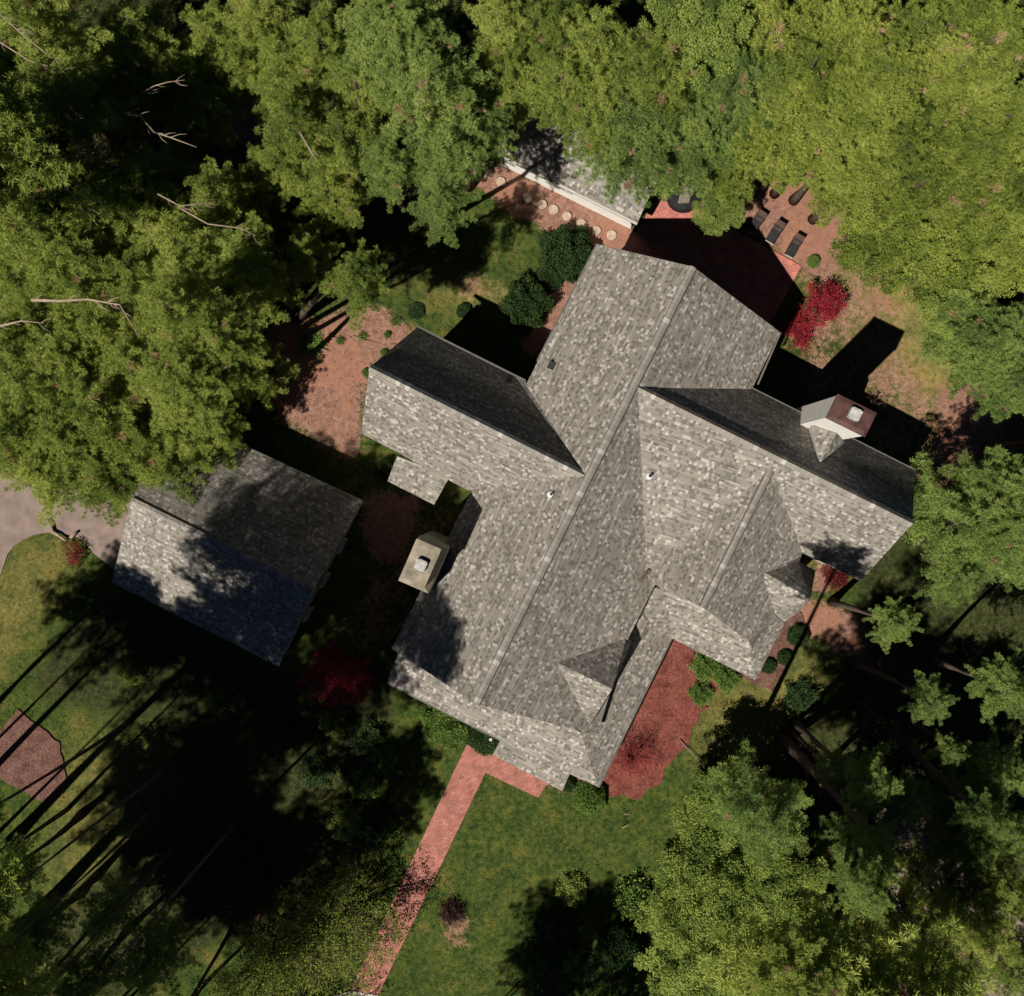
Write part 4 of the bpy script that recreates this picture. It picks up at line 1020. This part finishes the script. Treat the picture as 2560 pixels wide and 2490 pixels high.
for x, y, r, lb in ((1765, 1668, .95, 'leafy green shrub under the eave at the top of the red mulch bed'), (1820, 1700, .85, 'leafy green shrub along the eave right of the mulch bed'), (1755, 1735, .8, 'lowest leafy green shrub beside the red mulch bed')):
    bush(x, y, r, .9, 'shrubbright', lb, kw=dict(nl=6000, size=.075, lumpy=.3, fill=.5))
bush(1556, 2380, 1.75, 2.4, 'shrub', 'big dark round yew near the bottom of the lawn', kw=dict(nl=16000, size=.045, lumpy=.1), name='yew')
bush(1585, 2250, 1.4, 1.6, 'shrubbright', 'loose twiggy green shrub above the dark yew', kw=dict(nl=2600, size=.09, lumpy=.3, fill=.4))
bush(1130, 2285, .95, 1.0, 'purpleleaf', 'loose purple shrub right of the brick path', kw=dict(nl=2600, size=.07, lumpy=.3, fill=.4))
bush(2095, 1440, 1.0, .7, 'darkred', 'brownish leafy ground shrub in the gap beside the right wing', kw=dict(nl=2600, size=.07, lumpy=.3, fill=.4))
bush(2490, 690, 1.9, 2.6, 'shrub', 'dark green bush above the bluish pine at the right edge', kw=dict(nl=16000, size=.045, lumpy=.2))
bush(2550, 700, 1.2, 2.0, 'shrub', 'dark green bush cut by the right edge above the bluish pine', kw=B5)
bush(2185, 1010, .7, 1.6, 'purpleleaf', 'small twiggy shrub showing beyond the white chimney', kw=dict(nl=900, size=.08, lumpy=.3, fill=.4))
bush(960, 880, .28, .4, 'shrubbright', 'tiny green plant near the tip of the left wing', name='small_plant', cat='plant')
bush(968, 835, .25, .4, 'shrubbright', 'tiny green plant above the tip of the left wing', name='small_plant', cat='plant')
bush(915, 930, .32, .5, 'shrubbright', 'small green plant touching the end of the left wing', name='small_plant', cat='plant')
for x, y, r, lb in ((780, 855, .9, 'dark green shrub at the edge of the dirt clearing near the lone crown'), (850, 850, .3, 'small weed on the dirt clearing below the lone crown'), (905, 840, .35, 'small weed on the dirt right of the clearing shrub'), (700, 940, .8, 'pale green low shrub at the left of the dirt clearing'), (990, 800, .4, 'small weed right of the dirt clearing')):
    bush(x, y, r, .4, 'shrubbright', lb, name='small_plant', cat='plant', kw=dict(nl=2600, size=.09, lumpy=.35, fill=.3))
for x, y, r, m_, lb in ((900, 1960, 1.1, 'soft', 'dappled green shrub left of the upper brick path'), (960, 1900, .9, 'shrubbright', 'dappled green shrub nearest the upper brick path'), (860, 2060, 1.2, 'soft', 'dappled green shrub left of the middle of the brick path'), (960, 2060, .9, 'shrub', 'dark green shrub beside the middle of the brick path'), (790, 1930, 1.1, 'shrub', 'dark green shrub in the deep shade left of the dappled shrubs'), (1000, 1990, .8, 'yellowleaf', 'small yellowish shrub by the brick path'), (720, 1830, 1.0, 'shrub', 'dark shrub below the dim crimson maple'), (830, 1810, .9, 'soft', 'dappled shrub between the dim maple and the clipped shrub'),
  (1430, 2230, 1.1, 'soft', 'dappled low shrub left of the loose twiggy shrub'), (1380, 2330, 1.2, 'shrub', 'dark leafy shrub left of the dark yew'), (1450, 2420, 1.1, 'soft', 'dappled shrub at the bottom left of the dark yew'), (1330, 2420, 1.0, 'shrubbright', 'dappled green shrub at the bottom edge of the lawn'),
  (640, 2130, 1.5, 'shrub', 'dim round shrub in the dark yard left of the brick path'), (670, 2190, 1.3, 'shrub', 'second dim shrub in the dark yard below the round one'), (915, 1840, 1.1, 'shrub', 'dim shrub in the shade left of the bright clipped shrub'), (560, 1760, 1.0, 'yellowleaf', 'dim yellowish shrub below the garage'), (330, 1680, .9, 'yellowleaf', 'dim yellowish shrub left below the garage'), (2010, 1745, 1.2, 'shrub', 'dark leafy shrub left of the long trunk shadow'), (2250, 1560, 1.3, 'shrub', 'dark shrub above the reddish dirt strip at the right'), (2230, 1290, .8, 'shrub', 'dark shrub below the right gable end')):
    bush(x, y, r, 1.0, m_, lb, kw=dict(nl=6000, size=.075, lumpy=.3, fill=.5))

def twiggy(px, py, base_z, R, hgt, nb_, nleaf, leafm, stemm, label, name, cat, seed, leafsize=.09, stem_r=.03, spread=1.0, base=None):
    nleaf = int(nleaf * (2.4 if name == 'sparse_tree' else 1))
    """many stems fanning out from the ground with loose leaves"""
    rng = np.random.default_rng(seed)
    p = P(px, py, hgt * .6) if base is None else P(*base)
    e = empty(name, label, cat, (p.x, p.y, -.1)); off = P(px, py, hgt * .6) - p
    bm = bmesh.new(); ends = []
    for i in range(nb_):
        a_ = rng.uniform(0, 6.28); rr = R * math.sqrt(rng.random()) * spread; hz = hgt * (1 - .45 * (rr / R) ** 2) * rng.uniform(.8, 1.05)
        tip = Vector((off.x + math.cos(a_) * rr, off.y + math.sin(a_) * rr, hz)); mid = Vector((off.x * .6 + math.cos(a_) * rr * .45, off.y * .6 + math.sin(a_) * rr * .45, hz * .62))
        tube(bm, [Vector((rng.normal() * .06, rng.normal() * .06, 0)), mid, tip], [stem_r, stem_r * .6, stem_r * .2], 5)
        ends += [tip, mid.lerp(tip, .5)]
        for k in range(3):
            t2 = mid.lerp(tip, rng.uniform(.2, .9)) ; o2 = t2 + Vector((rng.normal() * R * .16, rng.normal() * R * .16, rng.uniform(0, .2)))
            tube(bm, [t2, o2], [stem_r * .35, stem_r * .12], 4); ends.append(o2)
    bm_obj('stem', bm, M[stemm], e)
    if nleaf:
        E = np.array([list(v) for v in ends]); idx = rng.integers(0, len(E), nleaf // 6)
        cpts = E[idx] + rng.normal(size=(len(idx), 3)) * R * .06
        pp = np.repeat(cpts, 6, 0) + rng.normal(size=(len(cpts) * 6, 3)) * .09
        dd = unit(rng.normal(size=pp.shape))
        v, q, a = blades(pp, dd, rng.uniform(.7, 1.3, len(pp)) * leafsize * 1.5, rng.uniform(.7, 1.2, len(pp)) * leafsize * .5, rng, np.clip(.5 + rng.normal(size=len(pp)) * .22, 0, 1))
        mesh_obj('foliage', np_mesh('foliage', v, q, M[leafm], dict(var=a)), e)
    return e
twiggy(2058, 755, 0, 1.55, 2.6, 46, 5200, 'redleaf', 'bark', 'crimson Japanese maple on the lawn beside the upper right roof corner', 'red_maple', 'tree', 41, .07, .035)
twiggy(2000, 830, 0, 1.35, 1.6, 34, 3600, 'redleaf', 'bark', 'low crimson maple bough at the edge of the house shadow', 'red_maple', 'tree', 42, .06)
twiggy(845, 1690, 0, 2.4, 4.0, 50, 9000, 'redleaf', 'bark', 'dim crimson maple in the shade between garage and house', 'red_maple', 'tree', 43, .08, .04)
twiggy(1585, 1895, 0, 1.75, 1.8, 150, 900, 'darkred', 'rosewood', 'bare red stemmed shrub fanning out on the red mulch bed', 'red_stemmed_shrub', 'shrub', 44, .06, .02, 1.1)
twiggy(835, 2330, 0, 4.6, 6.5, 70, 5200, 'yellowleaf', 'bark', 'sparse young tree with few leaves left of the lower brick path', 'sparse_tree', 'tree', 45, .085, .05)
twiggy(640, 2470, 0, 4.2, 6.0, 60, 4600, 'yellowleaf', 'bark', 'sparse young tree at the bottom edge in the dark lower left', 'sparse_tree', 'tree', 46, .085, .05)
twiggy(700, 2640, 0, 4.0, 7.5, 60, 2600, 'yellowleaf', 'bark', 'sparse tree beyond the bottom edge beside the brick path', 'sparse_tree', 'tree', 47, .085, .05)
twiggy(2230, 2300, 0, 3.2, 12, 34, 0, 'yellowleaf', 'bark', 'dark bare tree with thin branches over the rear driveway', 'bare_tree', 'tree', 48, .08, .10, base=(2120, 2120))
twiggy(2200, 1800, 0, 2.6, 7, 30, 250, 'yellowleaf', 'bark', 'bare tangled tree in the dark right of the leaning trunk', 'bare_tree', 'tree', 49, .08, .05)
twiggy(180, 1385, 0, .9, 1.0, 16, 900, 'darkred', 'barkpale', 'small bush with orange withered leaves by the driveway island', 'withered_bush', 'bush', 50, .07, .02)

# standing trunks seen in the open, with their long shadows
def trunk_tree(bx, by, tx, ty, ztop, r, label, R=2.4, var=3):
    t_ = tree(tx, ty, R * FPX / (H - ztop), ztop, 'pine', var, 'pineblue', label, lean=(bx, by), trunk=r)
trunk_tree(1958, 1848, 2200, 2120, 17, .50, 'pine whose thick trunk and long shadow mark the edge of the lawn', 2.0)
trunk_tree(2215, 1805, 2480, 2060, 16, .45, 'pine with a pale striped trunk in the dark at the right', 2.0)
trunk_tree(2470, 1120, 2700, 1100, 9, .40, 'pine trunk on the brown dirt at the right edge', 2.4)
trunk_tree(655, 865, 470, 770, 14, .40, 'pine whose trunk base stands at the left of the dirt clearing', 2.6)
trunk_tree(1985, 500, 2060, 410, 9, .35, 'slender trunk standing on the dirt above the loungers', 1.6)

# ------------------------------------------------------------------ dead branches, logs
def branch(pts_px, z, label, name='dead_branch', r=.06, seed=1, twigs=7):
    rnd = random.Random(seed); pts = [P(x, y, z + .25 * i) for i, (x, y) in enumerate(pts_px)]
    bm = bmesh.new(); n_ = len(pts)
    tube(bm, pts, [r * (1 - .75 * i / (n_ - 1)) for i in range(n_)], 6)
    for k in range(twigs):
        i = rnd.randrange(1, n_); a = pts[i - 1].lerp(pts[i], rnd.random()); d = (pts[i] - pts[i - 1]).normalized()
        sd = Vector((-d.y, d.x, 0)) * rnd.choice((-1, 1)); L_ = rnd.uniform(.4, 1.1)
        m_ = a + (d * .8 + sd * .6) * L_ * .5; tube(bm, [a, m_, m_ + (d + sd * .3 + Vector((0, 0, .15))) * L_ * .5], [r * .35, r * .25, r * .1], 4)
    o = bm_obj(name, bm, M['barkpale']); tag(o, label, 'branch'); return o
branch([(315, 284), (350, 290), (385, 330), (430, 345), (492, 368)], 14, 'long curved bare branch in the dark upper left', r=.08, seed=2)
branch([(350, 235), (385, 215), (420, 205), (462, 200)], 13, 'short forked bare branch above the long curved one', r=.05, seed=3)
branch([(80, 750), (150, 752), (220, 748), (300, 762), (345, 838)], 15.5, 'long pale bare limb lying across the left hand pines', r=.10, seed=4, twigs=10)
branch([(0, 815), (55, 802), (110, 808)], 15.5, 'pale bare limb entering at the left edge', r=.07, seed=5)
branch([(0, 35), (60, 90), (150, 160)], 16.5, 'thin pale branch on the top left corner pine', r=.05, seed=6)
branch([(0, 105), (70, 150), (160, 178)], 16.5, 'thin pale branch below the top left corner pine', r=.05, seed=7)
branch([(190, 378), (240, 395), (300, 415)], 14, 'straight pale branch on the pine with twigs in the upper left', r=.05, seed=8, twigs=3)
branch([(75, 380), (150, 450), (210, 520), (245, 565)], 15, 'long thin pale branch over the lit left pines', r=.05, seed=9, twigs=8)
branch([(395, 485), (450, 515), (540, 505)], 14.5, 'pale forked branch at the top of the left grove', r=.05, seed=10, twigs=6)
branch([(450, 520), (520, 560), (600, 570), (640, 590)], 14.5, 'pale branch among the pines left of the lone crown', r=.05, seed=11, twigs=6)
branch([(750, 330), (775, 375), (790, 400)], 13, 'white broken branch beside the side road', r=.08, seed=12, twigs=4)
branch([(1560, 2035), (1578, 2037)], .1, 'short pale stick on the lawn below the round bright shrub', name='stick', r=.04, seed=13, twigs=0)
branch([(1555, 2070), (1578, 2060)], .1, 'short pale stick on the lawn, lower one', name='stick', r=.04, seed=14, twigs=0)
branch([(805, 872), (820, 884)], .1, 'short pale stick on the dirt clearing', name='stick', r=.05, seed=15, twigs=0)
branch([(820, 832), (842, 860)], .1, 'longer pale stick on the dirt clearing', name='stick', r=.04, seed=16, twigs=1)
branch([(1700, 1850), (1765, 1925)], .1, 'thin pale stick on the lawn near the soft green trees', name='stick', r=.04, seed=17, twigs=1)
branch([(880, 840), (960, 870)], .1, 'thin pale twig on the dirt left of the wing', name='stick', r=.03, seed=18, twigs=1)
for i, (a, b, lb) in enumerate((((124, 1325), (166, 1352), 'longer pale log on the edge of the driveway island'), ((120, 1300), (132, 1330), 'short pale log end beside the longer one at the island'), ((176, 1345), (192, 1330), 'small split pale log right of the longer one'))):
    bm = bmesh.new(); A_, B_ = P(*a, .15), P(*b, .2); tube(bm, [A_, A_.lerp(B_, .5) + Vector((.03, .04, .05)), B_], [.13, .12, .09], 9); tag(bm_obj('log', bm, M['barkpale']), lb, 'log')

# ------------------------------------------------------------------ stepping stones
ST = [(1208, 410), (1219, 434), (1252, 454), (1319, 495), (1356, 511), (1384, 524), (1417, 540), (1453, 560), (1491, 576), (1529, 588)]
WH = ['topmost stepping stone, in shade by the outbuilding corner', 'second stepping stone from the top, in deep shade', 'third stepping stone from the top, in deep shade', 'fourth stepping stone from the top, first one in the sun', 'fifth stepping stone from the top', 'sixth stepping stone from the top', 'fifth stepping stone counted from the house', 'third stepping stone from the house'.replace('third', 'fourth'), 'second to last stepping stone before the house roof'.replace('second to last', 'third from last'), 'last stepping stone, closest to the house roof corner']
WH[6] = 'seventh stepping stone from the top, fourth from the house'; WH[7] = 'eighth stepping stone from the top, third from the house'; WH[8] = 'second to last stepping stone before the house roof corner'
for i, (x, y) in enumerate(ST):
    bm = bmesh.new(); p = P(x, y); r = .33 * (1 + .05 * math.sin(i * 3))
    rings = []
    for rr, z in ((r, -.15), (r, .035), (r - .02, .055)):
        rings.append([bm.verts.new((math.cos(j * math.pi / 14) * rr, math.sin(j * math.pi / 14) * rr, z)) for j in range(28)])
    for a, b in zip(rings[:-1], rings[1:]):
        for j in range(28): bm.faces.new((a[j], a[(j + 1) % 28], b[(j + 1) % 28], b[j]))
    bm.faces.new(rings[-1])
    o = bm_obj('stepping_stone', bm, M['steppingstone']); o.location = (p.x, p.y, 0); tag(o, 'round pale ' + WH[i], 'stepping stone', 'stepping stones beside the outbuilding')

# ------------------------------------------------------------------ loungers
def lounger():
    e = empty('lounge_chair', 'x', 'lounge chair', (0, 0, 0))
    W_, L1, L2, hz = .62, 1.0, .66, .36; aa = math.radians(38)
    hinge = Vector((0, L1 - .95, hz)); foot = Vector((0, -.95, hz)); head = hinge + Vector((0, math.cos(aa) * L2, math.sin(aa) * L2))
    bm = bmesh.new()
    for s in (-1, 1):
        o = Vector((s * W_ / 2, 0, 0)); bar(bm, foot + o, hinge + o + Vector((0, .35, 0)), .045, .05)
        for y in (-.85, -.05, .45): bar(bm, Vector((s * W_ / 2, y, 0)), Vector((s * W_ / 2, y, hz)), .04, .04)
        bar(bm, Vector((s * W_ / 2, -.1, hz + .2)), Vector((s * W_ / 2, .4, hz + .2)), .05, .03)
        bar(bm, Vector((s * W_ / 2, -.1, hz)), Vector((s * W_ / 2, -.1, hz + .2)), .03, .03)
    bm_obj('frame', bm, M['blackmetal'], e)
    bm = bmesh.new()
    for k in range(11):
        y = -.90 + k * (L1 - .1) / 10; bar(bm, Vector((-W_ / 2 + .03, y, hz + .02)), Vector((W_ / 2 - .03, y, hz + .02)), .095, .02)
    bm_obj('seat', bm, M['sling'], e)
    bm = bmesh.new(); bar(bm, foot + Vector((-W_ / 2, -.02, .02)), foot + Vector((W_ / 2, -.02, .02)), .05, .05); bm_obj('foot_rail', bm, M['silver'], e)
    bm = bmesh.new()
    for k in range(8):
        p_ = hinge.lerp(head, (k + .6) / 8); bar(bm, p_ + Vector((-W_ / 2 + .03, 0, .02)), p_ + Vector((W_ / 2 - .03, 0, .02)), .07, .05)
    for s in (-1, 1): bar(bm, hinge + Vector((s * W_ / 2, 0, 0)), head + Vector((s * W_ / 2, 0, 0)), .045, .045)
    bar(bm, head + Vector((-W_ / 2, 0, 0)), head + Vector((W_ / 2, 0, 0)), .05, .05)
    bm_obj('backrest', bm, M['slingbrown'], e)
    bm = bmesh.new(); box(bm, hinge + Vector((0, .16, .17)), (W_ - .14, .2, .09), 0, 0, Matrix.Rotation(aa, 4, 'X')); bm_obj('pillow', bm, M['sling'], e)
    return e
L0 = lounger(); kids = list(L0.children)
for i, (x, y, lb) in enumerate(((1893, 552, 'black lounge chair nearest the tree, leftmost of three on the dirt'), (1940, 577, 'black lounge chair in the middle of the three on the dirt'), (1987, 611, 'black lounge chair nearest the clipped round bush, rightmost of three'))):
    e = L0 if i == 0 else L0.copy()
    if i:
        COL.objects.link(e)
        for k in kids: c = k.copy(); COL.objects.link(c); c.parent = e
    p = P(x, y, .2); e.location = (p.x, p.y, -.06); e.rotation_euler = (0, 0, math.radians(-31 + (i - 1) * 2)); tag(e, lb, 'lounge chair', 'lounge chairs on the dirt by the patio')

# covered round table
e = empty('covered_table', 'round black covered fire table at the corner of the brick patio', 'covered table', P(1711, 492, .5) * 1); e.location.z = .03
bm = bmesh.new()
prof = [(1.16, 0), (1.20, .12), (1.14, .5), (1.02, .62), (.55, .72), (0.08, .80)]
rings = [[bm.verts.new((math.cos(j * math.pi / 10) * r * (1 + .03 * math.cos(j * 2.5)), math.sin(j * math.pi / 10) * r * .86, z)) for j in range(20)] for r, z in prof]
for a, b in zip(rings[:-1], rings[1:]):
    for j in range(20): bm.faces.new((a[j], a[(j + 1) % 20], b[(j + 1) % 20], b[j]))
bm.faces.new(rings[-1]); bm_obj('cover', bm, M['cover'], e)
bm = bmesh.new()
for k in range(5): bar(bm, Vector((-.42 + k * .15, -.55, .80 + .02 * k)), Vector((-.22 + k * .15, .55, .84 + .02 * k)), .14, .03)
bm_obj('lid_panel', bm, M['weathered'], e)
bm = bmesh.new(); bar(bm, Vector((.45, -.7, .72)), Vector((.75, .2, .74)), .05, .05); bar(bm, Vector((.45, -.7, .74)), Vector((.4, .5, .8)), .04, .04); bm_obj('fold_rib', bm, M['blackmetal'], e)

# weathered chair glimpsed among the trees
q_ = P(1724, 196, .6)
e = empty('weathered_chair', 'weathered grey wooden chair glimpsed between the top right trees', 'chair', (q_.x, q_.y, -.05), .3)
bm = bmesh.new()
for k in range(6): bar(bm, Vector((-.75 + k * .3, -.7, .5)), Vector((-.75 + k * .3, .5, .55)), .26, .04)
bm_obj('seat', bm, M['weathered'], e)
bm = bmesh.new()
for k in range(6): bar(bm, Vector((-.75 + k * .3, .55, .55)), Vector((-.78 + k * .31, 1.0, 1.35)), .24, .04)
bm_obj('backrest', bm, M['weathered'], e)
bm = bmesh.new()
for s in (-1, 1):
    bar(bm, Vector((s * .95, -.7, .75)), Vector((s * .95, .7, .78)), .12, .04)
    for y in (-.65, .55): bar(bm, Vector((s * .92, y, 0)), Vector((s * .92, y, .75)), .08, .08)
bm_obj('frame', bm, M['blackmetal'], e)

if __name__ == '__main__':
    pass
